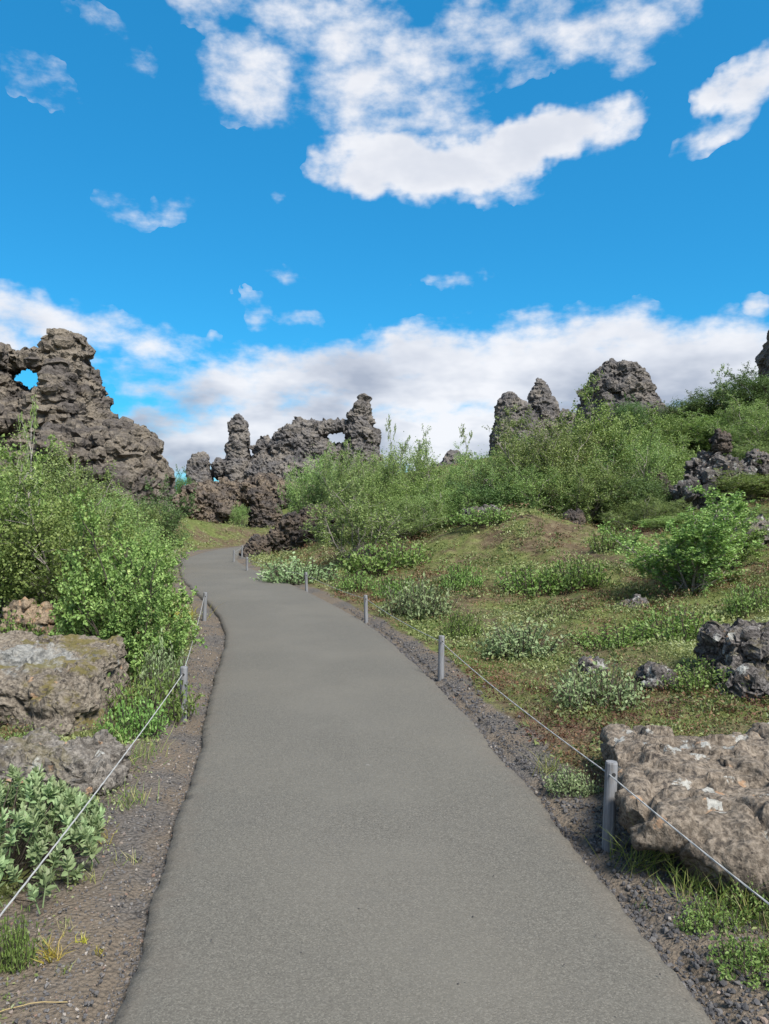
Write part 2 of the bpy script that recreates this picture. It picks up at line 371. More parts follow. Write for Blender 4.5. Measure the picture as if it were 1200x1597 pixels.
M['boulder_dark'] = boulder_mat('boulder_dark', (.065, .058, .055), (.17, .155, .145), (.025, .022, .022), .28, .05, .35, 1.5)
M['boulder_orange'] = boulder_mat('boulder_orange', (.18, .138, .095), (.29, .225, .16), (.10, .06, .04), .1, .5)

def asphalt():
    m, t, p, _ = new_mat('asphalt'); g = gpos(t)
    big = t.noise(g, .55, 4, .55); mid = t.noise(g, 5, 5, .6); fine = t.noise(g, 120, 3, .75); grit = t.vor(g, 210)
    cc = t.vor(g, 210, out='Color'); sep = t.n('ShaderNodeSeparateColor'); t.l(cc, sep.inputs[0])
    c = t.ramp(sep.outputs[0], [(0, (.066, .061, .051)), (.35, (.093, .086, .072)), (.75, (.112, .104, .087)), (1, (.158, .147, .123))])
    c = t.mix(t.m('MULTIPLY', t.mr(fine, .60, .74), .5), c, (.05, .048, .045))
    c = t.mix(t.m('MULTIPLY', t.mr(big, .38, .66), .34), c, (.138, .125, .101))
    c = t.mix(t.m('MULTIPLY', t.mr(mid, .5, .75), .2), c, (.095, .09, .08))
    sp = t.mr(t.vor(g, 11), .05, .025)                    # lost stones: small dark holes
    c = t.mix(t.m('MULTIPLY', sp, .85), c, (.025, .025, .025))
    sc = t.mr(t.noise(g, 2.4, 3, .5, 1.5), .735, .78)     # a few pale scuffs
    c = t.mix(t.m('MULTIPLY', sc, .35), c, (.34, .33, .30))
    # soil trodden over the edges
    a = t.n('ShaderNodeAttribute', attribute_name='edge')
    ed = t.m('MULTIPLY', t.mr(t.m('ADD', a.outputs['Fac'], t.m('MULTIPLY', t.m('SUBTRACT', mid, .5), .5)), .82, 1.04), .3)
    c = t.mix(ed, c, (.12, .097, .075))
    tr = t.m('MULTIPLY', t.mr(a.outputs['Fac'], .62, .15), t.mr(t.noise(g, 1.1, 4, .6), .35, .65))
    c = t.mix(t.m('MULTIPLY', tr, .22), c, (.130, .122, .104))
    gr = t.m('MULTIPLY', t.mr(a.outputs['Fac'], .55, 1.0), t.mr(t.noise(g, 34, 4, .75), .60, .66))
    c = t.mix(t.m('MULTIPLY', gr, .75), c, (.055, .048, .042))
    t.l(c, p.inputs['Base Color']); p.inputs['Roughness'].default_value = .88; p.inputs['Specular IOR Level'].default_value = .3
    bump(t, p, t.m('ADD', t.m('MULTIPLY', grit, -1.0), t.m('MULTIPLY', fine, .5)), .4, .004)
    return m
M['asphalt'] = asphalt()

def ground_mat():
    m, t, p, _ = new_mat('heath_ground'); g = gpos(t)
    n0 = t.noise(g, .35, 4, .6); n1 = t.noise(g, 1.3, 5, .62); n2 = t.noise(g, 7, 5, .68); n3 = t.noise(g, 60, 4, .7)
    heath = t.ramp(n2, [(.3, (.055, .038, .024)), (.5, (.105, .078, .048)), (.7, (.16, .132, .08))])
    moss = t.ramp(n2, [(.3, (.06, .075, .022)), (.55, (.115, .135, .042)), (.75, (.20, .205, .08))])
    c = t.mix(t.mr(t.m('ADD', t.m('MULTIPLY', n0, .5), t.m('MULTIPLY', n1, .5)), .42, .57), heath, moss)
    cind = t.ramp(t.vor(g, 55, out='Distance'), [(0, (.16, .145, .13)), (.5, (.105, .095, .085)), (1, (.045, .041, .038))])
    cind = t.mix(t.m('MULTIPLY', t.mr(n1, .38, .56), .8), cind, t.ramp(n3, [(.3, (.095, .074, .054)), (.7, (.19, .152, .112))]))
    a = t.n('ShaderNodeAttribute', attribute_name='soil')
    sf = t.mr(t.m('ADD', a.outputs['Fac'], t.m('MULTIPLY', t.m('SUBTRACT', n2, .5), .5)), .35, .62)
    c = t.mix(sf, c, cind)
    t.l(c, p.inputs['Base Color']); p.inputs['Roughness'].default_value = 1.0; p.inputs['Specular IOR Level'].default_value = .1
    bump(t, p, t.m('ADD', t.m('MULTIPLY', n2, .5), t.m('ADD', t.m('MULTIPLY', n3, .3), t.m('MULTIPLY', t.vor(g, 55), .25))), .9, .05)
    return m
M['ground'] = ground_mat()
def simple(name, col, rough=.8, var=.25, sc=30):
    m, t, p, _ = new_mat(name); n = t.noise(gpos(t), sc, 4, .6)
    t.l(t.ramp(n, [(.3, tuple(c * (1 - var) for c in col)), (.7, tuple(c * (1 + var) for c in col))]), p.inputs['Base Color'])
    p.inputs['Roughness'].default_value = rough; return m
M['rope'] = simple('rope', (.32, .32, .31), .7, .2, 200)
M['hill'] = simple('far_hill', (.10, .11, .12), 1, .3, .004)
M['hole'] = simple('hole', (.03, .03, .03), .9)  # near-black disc colour standing in for the shade inside a rope hole
def post_mat():
    m, t, p, _ = new_mat('weathered_post'); tc = t.n('ShaderNodeTexCoord'); mp = t.n('ShaderNodeMapping'); t.l(tc.outputs['Object'], mp.inputs[0])
    mp.inputs[3].default_value = (90, 90, 5); n = t.noise(mp.outputs[0], 1.0, 5, .65); n2 = t.noise(tc.outputs['Object'], 14, 4, .6)
    c = t.ramp(n, [(.25, (.07, .07, .074)), (.5, (.165, .168, .175)), (.75, (.245, .25, .26))])
    c = t.mix(t.m('MULTIPLY', t.mr(n2, .5, .7), .35), c, (.17, .145, .115))
    t.l(c, p.inputs['Base Color']); bump(t, p, n, .5, .004); return m
M['post'] = post_mat()
def stone_mat():
    m, t, p, _ = new_mat('cinder'); a = t.n('ShaderNodeAttribute', attribute_name='tint')
    c = t.ramp(a.outputs['Fac'], [(0, (.035, .034, .036)), (.5, (.078, .075, .076)), (.85, (.135, .127, .122)), (.93, (.17, .11, .08)), (1, (.27, .24, .21))])
    t.l(c, p.inputs['Base Color']); bump(t, p, t.noise(gpos(t), 160, 3, .7), .7, .004); return m
M['cinder'] = stone_mat()

# ------------------------------------------------------------------ ground, path, hills
def axis(lo, hi, c0, c1, fine, grow):
    v = [c0]
    while v[-1] < c1: v.append(v[-1] + fine)
    s = fine
    while v[-1] < hi: s *= grow; v.append(v[-1] + s)
    s = fine; w = [c0]
    while w[-1] > lo: s *= grow; w.append(w[-1] - s)
    return np.array(w[:0:-1] + v)
def build_ground():
    xs = axis(-7000, 7000, -3.4, 3.4, .06, 1.075); ys = axis(-7000, 9000, 2.2, 9.0, .06, 1.055)
    X, Y = np.meshgrid(xs, ys); x = X.ravel(); y = Y.ravel()
    pd, side = path_dist(x, y); z = H(x, y, pd)
    p = np.stack([x, y, 0 * x], 1)
    wid = .26 + .18 * fbm(p, .8, 2)
    wid = np.where(side > 0, wid + .26 * sstep(5, 2.4, y), wid + .16 * sstep(9, 3.5, y) + .35 * sstep(3.6, 2.2, y))
    soil = sstep(wid + .25, wid - .1, pd)
    nx, ny = len(xs), len(ys)
    i = np.arange(nx * ny).reshape(ny, nx)
    f = np.stack([i[:-1, :-1], i[:-1, 1:], i[1:, 1:], i[1:, :-1]], -1).reshape(-1, 4)
    me = mesh_np('ground', np.stack([x, y, z], 1), f, M['ground'], {'soil': soil}, True)
    tag(link('ground', me), 'heathland ground of moss, brown heath and dark cinder', None, None, 'structure')
build_ground()
def build_path():
    D = catmull(ST, 90); n = len(D); k = 15; v = []; e = []
    s = np.arange(n)
    jl = pnoise(np.stack([D[:, 0] * 1.3, D[:, 1] * 1.3, 0 * s], 1)) * .045 + pnoise(np.stack([D[:, 0] * 13, D[:, 1] * 13, 0 * s + 4], 1)) * .03
    jr = pnoise(np.stack([D[:, 2] * 1.3, D[:, 3] * 1.3, 0 * s + 9], 1)) * .035 + pnoise(np.stack([D[:, 2] * 13, D[:, 3] * 13, 0 * s + 6], 1)) * .025
    L, Rr = D[:, :2], D[:, 2:]; u = Rr - L; ul = u / np.linalg.norm(u, axis=1)[:, None]
    L = L + ul * jl[:, None]; Rr = Rr + ul * jr[:, None]
    tt = np.concatenate([[0.0, .004], np.linspace(.03, .97, k), [.996, 1.0]]); kk = len(tt)
    for q in tt:
        pt = L + (Rr - L) * q; crown = .02 + .012 * (1 - (2 * q - 1) ** 2)
        z = np.full(n, -.05 if q in (0.0, 1.0) else crown - (.012 if q in (.004, .996) else 0))
        z = z + pnoise(np.stack([pt[:, 0], pt[:, 1], 0 * s], 1)) * .006
        v.append(np.column_stack([pt, z])); e.append(np.full(n, abs(2 * q - 1)))
    V = np.stack(v, 1).reshape(-1, 3); E = np.stack(e, 1).ravel()
    i = np.arange(n * kk).reshape(n, kk)
    f = np.stack([i[:-1, :-1], i[:-1, 1:], i[1:, 1:], i[1:, :-1]], -1).reshape(-1, 4)
    tag(link('path', mesh_np('path', V, f, M['asphalt'], {'edge': E}, True)), 'grey asphalt footpath winding between the ropes', None, None, 'structure')
build_path()
def build_hills():
    a = np.radians(np.linspace(-60, 60, 160)); rr = np.linspace(0, 1, 14); v = []
    for q in rr:
        r = 4200 + 1500 * q
        base = 170 + 110 * pnoise(np.stack([a * 3, 0 * a + 2, 0 * a], 1)) + 40 * pnoise(np.stack([a * 14, 0 * a, 0 * a], 1))
        z = base * math.sin(math.pi * min(1, q * .5 + .0)) * (1 + .25 * pnoise(np.stack([a * 30, 0 * a + q * 5, 0 * a], 1))) + 1
        v.append(np.stack([np.sin(a) * r, np.cos(a) * r, z], 1))
    V = np.stack(v, 0).reshape(-1, 3); i = np.arange(len(V)).reshape(14, -1)
    f = np.stack([i[:-1, :-1], i[:-1, 1:], i[1:, 1:], i[1:, :-1]], -1).reshape(-1, 4)
    tag(link('hills', mesh_np('hills', V, f, M['hill'], None, True)), 'low grey hills on the far horizon', None, None, 'structure')
build_hills()

# ------------------------------------------------------------------ rocks: signed-distance solids, meshed with surface nets
def surface_nets(V, org, h):
    s = V < 0; cs = [(a, b, c) for a in (0, 1) for b in (0, 1) for c in (0, 1)]
    nx, ny, nz = V.shape
    sl = lambda A, o: A[o[0]:nx-1+o[0], o[1]:ny-1+o[1], o[2]:nz-1+o[2]]
    cnt = sum(sl(s, o).astype(np.int8) for o in cs); act = (cnt > 0) & (cnt < 8)
    idx = -np.ones(act.shape, np.int64); ii = np.argwhere(act); idx[act] = np.arange(len(ii))
    vals = np.stack([sl(V, o)[act] for o in cs], 1); co = np.array(cs, float)
    acc = np.zeros((len(ii), 3)); num = np.zeros(len(ii))
    for a in range(8):
        for b in range(a + 1, 8):
            if abs(co[a] - co[b]).sum() != 1: continue
            va, vb = vals[:, a], vals[:, b]; mk = (va < 0) != (vb < 0)
            t = np.where(mk, va / np.where(mk, va - vb, 1), 0)
            acc += np.where(mk[:, None], co[a] + t[:, None] * (co[b] - co[a]), 0); num += mk
    verts = (ii + acc / num[:, None]) * h + org
    F = []
    for ax in range(3):
        o = [1, 2] if ax == 0 else ([2, 0] if ax == 1 else [0, 1])
        A = s[tuple(slice(0, -1) if k == ax else slice(1, -1) for k in range(3))]
        B = s[tuple(slice(1, None) if k == ax else slice(1, -1) for k in range(3))]
        e = np.argwhere(A != B)
        if not len(e): continue
        inside = A[tuple(e.T)]; b = e.copy()
        for k in range(3):
            if k != ax: b[:, k] += 1
        def cell(d1, d2):
            c = b.copy(); c[:, o[0]] += d1; c[:, o[1]] += d2; return idx[tuple(c.T)]
        q = np.stack([cell(-1, -1), cell(0, -1), cell(0, 0), cell(-1, 0)], 1)
        q[~inside] = q[~inside][:, ::-1]; F.append(q)
    return verts, np.vstack(F)
def rot3(yaw, pitch, roll):
    a, b, c = R(yaw), R(pitch), R(roll)
    Z = np.array([[math.cos(a), -math.sin(a), 0], [math.sin(a), math.cos(a), 0], [0, 0, 1]])
    X = np.array([[1, 0, 0], [0, math.cos(b), -math.sin(b)], [0, math.sin(b), math.cos(b)]])
    Y = np.array([[math.cos(c), 0, math.sin(c)], [0, 1, 0], [-math.sin(c), 0, math.cos(c)]])
    return Z @ X @ Y
# primitives (photo pixel + distance are turned into metres once, each solid has its own real depth)
def prof(d, rows, dy=0.0):        # rows: (py, x_left px, x_right px, half depth m): a standing mass with that outline
    k = d / FPX; r = np.array(sorted((CAMZ + (CY - py) * k, (xl - CX) * k, (xr - CX) * k, dp) for py, xl, xr, dp in rows))
    def f(p):
        z = p[:, 2]; xl = np.interp(z, r[:, 0], r[:, 1]); xr = np.interp(z, r[:, 0], r[:, 2]); dp = np.interp(z, r[:, 0], r[:, 3])
        hw = (xr - xl) / 2; cx = (xl + xr) / 2
        qx = (p[:, 0] - cx) / hw; qy = (p[:, 1] - d - dy) / dp
        rr = (np.abs(qx) ** 2.4 + np.abs(qy) ** 2.4) ** (1 / 2.4)
        return np.maximum((rr - 1) * np.minimum(hw, dp), z - r[-1, 0])
    hi = max(abs(r[:, 1]).max(), abs(r[:, 2]).max())
    bb = (r[:, 1].min(), d + dy - r[:, 3].max(), r[0, 0], r[:, 2].max(), d + dy + r[:, 3].max(), r[-1, 0])
    return f, bb
def ell(d, px, py, rx, rz, ry, dy=0.0, rot=(0, 0, 0)):
    k = d / FPX; return ellm((((px - CX) * k), d + dy, CAMZ + (CY - py) * k), (rx * k, ry, rz * k), rot)
def ellm(c, r, rot=(0, 0, 0)):
    c = np.array(c); r = np.array(r); m = rot3(*rot); R_ = max(r)
    def f(p):
        q = ((p - c) @ m) / r; l = np.linalg.norm(q, axis=1); return (l - 1) * r.min() * np.clip(1, .5, 2)
    return f, (*(c - R_), *(c + R_))
def box(c, hs, rot=(0, 0, 0), rd=.1):
    c = np.array(c); hs = np.array(hs); m = rot3(*rot); R_ = float(np.linalg.norm(hs))
    def f(p):
        q = np.abs((p - c) @ m) - hs + rd
        return np.linalg.norm(np.maximum(q, 0), axis=1) + np.minimum(q.max(1), 0) - rd
    return f, (*(c - R_), *(c + R_))
def smin(a, b, k):
    h = np.clip(.5 + .5 * (b - a) / k, 0, 1); return b + (a - b) * h - k * h * (1 - h)
def rock(name, prims, mat, h, label, cat='rock', k=.3, amp=.3, strata=.12, pit=.06, nsc=.8, holes=(), group=None, seed=0.0, zmin=None, cuts=(), rough=0.0, smooth=True, crag=None, crack=0.0, ledge=0.0):
    crag = amp * .35 if crag is None else crag
    bb = np.array([b for _, b in prims]); mg = amp + 3 * h
    lo = bb[:, :3].min(0) - mg; hi = bb[:, 3:].max(0) + mg
    if zmin is not None: lo[2] = max(lo[2], zmin)
    n = np.ceil((hi - lo) / h).astype(int) + 1
    ax = [lo[i] + h * np.arange(n[i]) for i in range(3)]
    P = np.stack(np.meshgrid(*ax, indexing='ij'), -1).reshape(-1, 3)
    D = None
    for f, _ in prims:
        v = f(P); D = v if D is None else smin(D, v, k)
    for f, _ in cuts: D = np.maximum(D, -f(P))
    near = np.abs(D) < (amp * 1.1 + strata + 1.5 * h)
    Q = P[near] + seed * 31.7
    D[near] += amp * fbm(Q, nsc, 3, .55) * 1.5 + strata * fbm(Q * (.30, .30, 1.0), 2.1 * nsc, 2, .6, True) * 1.4
    for f, _ in holes:
        hv = f(P); hn = np.abs(hv) < .5; hv[hn] += .25 * amp * fbm(P[hn], nsc * 2, 2)
        D = np.maximum(D, -hv)
    V = D.reshape(n)
    V[0], V[-1], V[:, 0], V[:, -1], V[:, :, 0], V[:, :, -1] = [np.maximum(x, .01) for x in (V[0], V[-1], V[:, 0], V[:, -1], V[:, :, 0], V[:, :, -1])]
    vv, ff = surface_nets(V, lo, h)
    # keep the one main body, no loose crumbs
    lab = np.arange(len(vv)); E = np.concatenate([ff[:, [0, 1]], ff[:, [1, 2]], ff[:, [2, 3]], ff[:, [3, 0]]])
    for _ in range(200):
        mn = np.minimum(lab[E[:, 0]], lab[E[:, 1]]); l2 = lab.copy(); np.minimum.at(l2, E[:, 0], mn); np.minimum.at(l2, E[:, 1], mn); l2 = l2[l2]
        if (l2 == lab).all(): break
        lab = l2
    main = np.bincount(lab).argmax(); ok = lab == main; new = np.cumsum(ok) - 1
    ff = new[ff[ok[ff[:, 0]]]]; vv = vv[ok]
    # fine relief along the normals
    fn = np.cross(vv[ff[:, 2]] - vv[ff[:, 0]], vv[ff[:, 3]] - vv[ff[:, 1]]); nn = np.zeros_like(vv)
    for c in range(4): np.add.at(nn, ff[:, c], fn)
    nn /= np.linalg.norm(nn, axis=1)[:, None] + 1e-12
    Q = vv + seed * 31.7
    dn = crag * fbm(Q, 3.2 * nsc, 4, .6, True) * 1.3
    if pit:
        Qw = Q + np.stack([pnoise(Q * nsc * 2.1), pnoise(Q * nsc * 2.1 + 9), pnoise(Q * nsc * 2.1 + 19)], 1) * .22 / nsc
        dn += pit * (facets(Qw, 1.5 * nsc) * 1.5 + facets(Qw + 7, 4.0 * nsc) * .8)
    if rough: dn += rough * fbm(Q, 10 * nsc, 3, .65)
    if ledge: dn += ledge * fbm(Q * (.22, .22, 1.0), 2.6 * nsc, 3, .6, True) * 1.6
    if crack:
        w = Q + .25 / nsc * np.stack([pnoise(Q * nsc * 1.7 + 3), pnoise(Q * nsc * 1.7 + 8), pnoise(Q * nsc * 1.7 + 13)], 1)
        cn = pnoise(w * (nsc * .85) + 40); dn -= crack * np.exp(-(cn / .035) ** 2)
    vv = vv + nn * dn[:, None]
    base = np.array([(lo[0] + hi[0]) / 2, (lo[1] + hi[1]) / 2, vv[:, 2].min()])
    o = link(name, mesh_np(name, vv - base, ff, mat, None, smooth), None, base)
    return tag(o, label, cat, group)

# left formation with the window arch
dL = 38
k_ = dL / FPX
hc = np.array(P3(43, 590, dL))
def hole_along(px, py, d, rx, rz, ln):
    c = np.array(P3(px, py, d)); k = d / FPX; yaw = math.degrees(math.atan2(-(px - CX), FPX)); pit = math.degrees(math.atan2(CY - py, FPX))
    return ellm(c, (rx * k, ln, rz * k), (yaw, pit, 0))
rock('lava_formation', [
    prof(dL, [(521,88,106,.6),(531,80,124,1.2),(545,77,134,1.5),(560,72,136,1.6),(575,68,138,2.0),(600,63,144,2.4),(630,52,157,2.8),(660,30,171,3.2),(690,10,177,3.4),(730,-20,186,3.6),(800,-40,190,4)]),
    prof(dL, [(550,-40,20,1.3),(562,-70,27,2),(600,-95,27,2.4),(640,-100,60,3),(700,-120,90,3.6),(800,-130,110,4)]),
    ell(dL, 48, 563, 42, 12, 1.3), ell(dL, 120, 548, 15, 20, 1.2),
    prof(dL, [(672,203,224,1.2),(682,192,242,2),(700,186,254,2.6),(720,180,265,3),(770,175,271,3.2),(805,170,275,3.2)], -2.0),
    ell(dL, 150, 725, 48, 48, 2.6, -3.0), ell(dL, 60, 670, 40, 22, 2.4, -2.2), ell(dL, 238, 745, 34, 40, 1.8, -3.4)],
    M['lava_brown'], .105, 'tall brown lava formation with a round window hole, rising behind the left shrubs', 'lava formation',
    k=.30, amp=.34, strata=.26, pit=.11, crag=.10, ledge=.26, holes=[hole_along(43, 590, dL, 27, 25, 7)], zmin=1.2, rough=.05, smooth=False)
# middle group
dM = 58
rock('lava_pillar', [prof(dM, [(649,368,380,.5),(660,361,386,.9),(680,360,387,1.1),(700,358,387,1.2),(715,354,390,1.4),(735,352,392,1.6),(770,343,402,2.0)])],
    M['lava_grey'], .11, 'slender standing lava pillar with a rounded top, left of the arched ridge', 'lava pillar', k=.2, amp=.18, strata=.10, pit=.10, crag=.10, ledge=.09, rough=.05, smooth=False, seed=1)
rock('lava_pillar', [prof(dM, [(709,306,324,.6),(725,302,330,1.0),(745,302,332,1.2),(775,298,338,1.5)], -1), ell(dM, 346, 730, 14, 16, .9, -.5)],
    M['lava_grey'], .11, 'short stubby lava pillar, lowest and leftmost of the skyline spires', 'lava pillar', k=.2, amp=.18, strata=.08, pit=.10, crag=.10, ledge=.06, rough=.05, smooth=False, seed=2)
rock('lava_ridge', [
    prof(dM, [(619,563,570,.35),(640,551,577,.9),(660,543,579,1.2),(672,539,587,1.4),(690,537,588,1.6),(720,530,592,2.0),(775,515,605,2.4)]),
    ell(dM, 472, 690, 38, 33, 1.7), ell(dM, 447, 702, 24, 32, 1.6), ell(dM, 505, 672, 26, 14, 1.1), ell(dM, 528, 664, 22, 8, .8), ell(dM, 495, 712, 52, 26, 1.9),
    prof(dM, [(677,409,418,.4),(690,400,420,.8),(705,397,424,1.0),(740,394,430,1.4),(775,390,440,1.6)]), ell(dM, 465, 745, 85, 38, 2.6, -.5)],
    M['lava_grey'], .11, 'jagged dark lava ridge with a small arch hole and a pointed spire at its end', 'lava ridge', k=.25, amp=.20, strata=.08, pit=.16, crag=.14, ledge=.09,
    holes=[hole_along(525, 683, dM, 18, 14, 4)], rough=.05, smooth=False, seed=3)
rock('lava_rubble_slope', [ell(52, 345, 778, 62, 24, 2.2), ell(52, 412, 768, 34, 26, 2.0), ell(52, 455, 780, 40, 26, 2.0)],
    M['lava_rubble'], .11, 'low brown rubble bank at the foot of the slender pillar', 'rock bank', k=.5, amp=.35, strata=.1, pit=.16, crag=.14, nsc=1.2, rough=.05, smooth=False, seed=4)
rock('lava_block', [ell(45, 318, 792, 40, 30, 1.5), ell(45, 345, 800, 22, 22, 1.1, -.4), ell(45, 300, 775, 18, 16, 1.0)],
    M['lava_rubble'], .085, 'craggy dark lava block beside the far bend of the path', 'lava block', k=.3, amp=.26, strata=.05, pit=.14, crag=.12, nsc=1.4, rough=.05, smooth=False, seed=5)
rock('lava_block', [ell(45, 414, 806, 24, 32, .9), ell(45, 405, 775, 13, 14, .7)],
    M['lava_dark'], .08, 'small black lava block with a peaked top, right of the path bend', 'lava block', k=.2, amp=.2, strata=.05, pit=.07, crag=.15, nsc=1.6, rough=.05, smooth=False, seed=6)
# right group
rock('lava_formation', [
    prof(dM, [(613,789,800,.5),(625,781,812,1.0),(645,776,834,1.6),(665,774,850,2.0),(690,768,872,2.4),(740,760,885,2.6)]),
    prof(dM, [(594,838,848,.45),(605,834,853,.8),(620,827,863,1.1),(640,823,865,1.4),(665,820,868,1.6),(700,815,875,1.8)]), ell(dM, 882, 656, 18, 14, 1.1), ell(dM, 905, 672, 20, 16, 1.2), ell(dM, 824, 672, 30, 34, 1.5), ell(dM, 814, 652, 26, 22, 1.4), ell(dM, 880, 690, 40, 30, 1.5)],
    M['lava_grey'], .11, 'twin-peaked grey lava crag with a knobbly spire behind the large green shrubs', 'lava formation', k=.25, amp=.20, strata=.06, pit=.13, crag=.12, ledge=.05, rough=.05, smooth=False, seed=7)
rock('lava_formation', [
    prof(50, [(566,950,974,.9),(575,937,992,1.6),(592,920,1006,2.2),(610,915,1015,2.6),(630,912,1018,2.8),(650,906,1022,3.0),(700,890,1040,3.2)])],
    M['lava_grey'], .095, 'massive domed grey lava boulder crowning the right-hand slope', 'lava formation', k=.25, amp=.34, strata=.06, pit=.15, crag=.13, ledge=.06, nsc=.9, rough=.05, smooth=False, seed=8)
rock('lava_formation', [prof(44, [(512,1206,1240,1.0),(530,1199,1255,1.6),(560,1197,1270,2.0),(600,1199,1290,2.3),(660,1180,1300,2.4)])],
    M['lava_grey'], .11, 'dark lava pillar cut off by the right edge of the picture', 'lava formation', k=.2, amp=.22, strata=.10, pit=.10, rough=.05, smooth=False, seed=9)
rock('lava_block', [ell(70, 707, 716, 14, 14, 1.0), ell(70, 722, 722, 14, 9, 1.0), ell(70, 700, 730, 22, 12, 1.2)],
    M['lava_grey'], .12, 'small far lava knob peeping over the middle shrubs', 'lava block', k=.2, amp=.22, strata=.06, pit=.1, rough=.05, smooth=False, seed=10)
# tilted lava slab by the path bend
rock('lava_slab', [
    ellm((-2.9, 29.6, .55), (1.5, 1.3, .95), (0, 0, -24)), ellm((-2.6, 29.5, 1.25), (.75, .9, .55), (0, 0, -12)), ellm((-4.1, 28.8, .55), (.34, .6, .62), (0, 0, 38)), ellm((-4.65, 28.6, .25), (.45, .5, .30), (0, 0, 25)),
    ellm((-3.6, 28.9, 1.05), (.26, .6, .48), (0, 0, 32)), ellm((-5.0, 28.5, .08), (.30, .4, .17), (0, 0, 10))],
    M['lava_dark'], .05, 'black-edged lava slab tilted up beside the path bend, brown heath on top', 'rock', k=.14, amp=.16, strata=.06, pit=.09, crag=.09, nsc=1.7, rough=.04, smooth=False, seed=11)
# boulders near the path
rock('boulder', [box((-3.08, 6.15, .17), (.86, .62, .30), (4, 9, 3), .10), ellm((-2.36, 5.85, .06), (.26, .42, .27))],
    M['boulder_mossy'], .022, 'broad flat-topped boulder with a pale lichen patch, left of the path', 'boulder', k=.12, amp=.05, strata=.03, pit=.022, crag=.016, crack=.03, rough=.018, smooth=False, nsc=2.2, seed=12)
rock('boulder', [box((-1.98, 4.62, .03), (.36, .26, .17), (-14, 6, -8), .11), ellm((-1.66, 4.50, .0), (.17, .24, .17)), ellm((-2.5, 4.65, .02), (.4, .3, .16))],
    M['boulder_grey'], .020, 'rounded grey boulder just above the silver willow, below the flat-topped one', 'boulder', k=.10, amp=.055, strata=.02, pit=.030, crag=.016, crack=.03, rough=.016, smooth=False, nsc=3.0, seed=13)
rock('boulder', [box((2.02, 3.95, .09), (.80, .76, .15), (-10, 0, 2), .03), ellm((1.62, 3.35, .12), (.30, .33, .17), (0, 0, 0)), box((2.5, 4.1, .09), (.6, .6, .2), (20, 1, 0), .04)],
    M['boulder_tan'], .016, 'big tan lichen-spotted slab boulder behind the nearest right post', 'boulder', k=.08, amp=.030, strata=.012, pit=.034, crag=.016, crack=.05, rough=.014, smooth=True, nsc=1.7, seed=14,
    cuts=[box((1.05, 4.2, -.10), (.42, .95, .17), (-6, 0, -18), .05)])
rock('boulder', [ellm((3.25, 6.7, .32), (.42, .38, .30)), ellm((3.1, 6.35, .12), (.35, .32, .22)), ellm((3.55, 6.5, .15), (.4, .35, .35))],
    M['boulder_dark'], .024, 'lumpy black and white lichened rock at the right edge above the slab', 'rock', k=.08, amp=.10, strata=.03, pit=.07, crag=.04, nsc=3.0, rough=.02, smooth=False, seed=15)
def small_rock(px, d, w, hh, mat, label, seed, name='rock', up=0.0, amp=.25, h=None):
    x, y, z = G(px, d); h = h or max(.018, w / 26)
    return rock(name, [ellm((x, y, z + hh * .28 + up), (w, w * .8, hh)), ellm((x + w * .5, y - .1 * w, z + hh * .1 + up), (w * .6, w * .6, hh * .7))], mat, h, label, 'rock',
                k=.1 * w, amp=amp * w, strata=.1 * w, pit=.16 * w, nsc=1.0 / w, seed=seed)
small_rock(990, 10.6, .20, .13, M['boulder_dark'], 'small black rock lying alone in the middle of the heath', 16)
small_rock(922, 7.35, .13, .11, M['boulder_dark'], 'small brown rock behind the silver willow near the slab boulder', 17)
small_rock(1030, 6.6, .20, .09, M['boulder_dark'], 'low mossy rock halfway between the slab boulder and the lichened rock', 18)
small_rock(45, 8.5, .28, .30, M['boulder_orange'], 'orange-tinted boulder half hidden under the left shrubs', 19, up=.12)
small_rock(748, 20.0, .45, .22, M['boulder_dark'], 'dark rock breaking through the crest of the brown mound', 20)
small_rock(893, 19.6, .30, .22, M['lava_dark'], 'black rock at the far end of the brown mound', 21)
small_rock(1126, 22.5, .28, .30, M['lava_dark'], 'black knob of rock topping the outcrop on the right slope', 22, up=1.62)
rock('rock_outcrop', [prof(22.5, [(712,1102,1136,.5),(735,1082,1150,.8),(768,1066,1166,1.0),(830,1055,1180,1.2)]), ell(22.5, 1075, 775, 26, 24, .6, -.4), ell(22.5, 1150, 755, 26, 26, .7, -.3)],
    M['boulder_dark'], .055, 'lichen-grey rock outcrop among the shrubs on the right slope', 'rock', k=.2, amp=.22, strata=.08, pit=.14, crag=.10, nsc=1.6, rough=.04, smooth=False, seed=23)
small_rock(1186, 24, .45, .40, M['boulder_dark'], 'lichened rock at the right edge above the bright bush', 24, up=.5)
small_rock(1030, 24, .45, .45, M['lava_dark'], 'dark rock between the large shrubs below the slope outcrop', 25, up=.4)
small_rock(1172, 14.5, .50, .36, M['boulder_grey'], 'grey boulder right of the bright green bush', 26, up=.1)
small_rock(1012, 47, 1.1, .55, M['lava_grey'], 'pale ledge of rock at the foot of the domed lava boulder', 27, up=.4)
small_rock(1092, 44, .9, .4, M['boulder_grey'], 'rock ledge right of the domed boulder, under the slope shrubs', 28, up=.3)
small_rock(100, 2.45, .018, .016, M['boulder_grey'], 'fist-sized stone on the cinder at the bottom left', 29, 'stone')

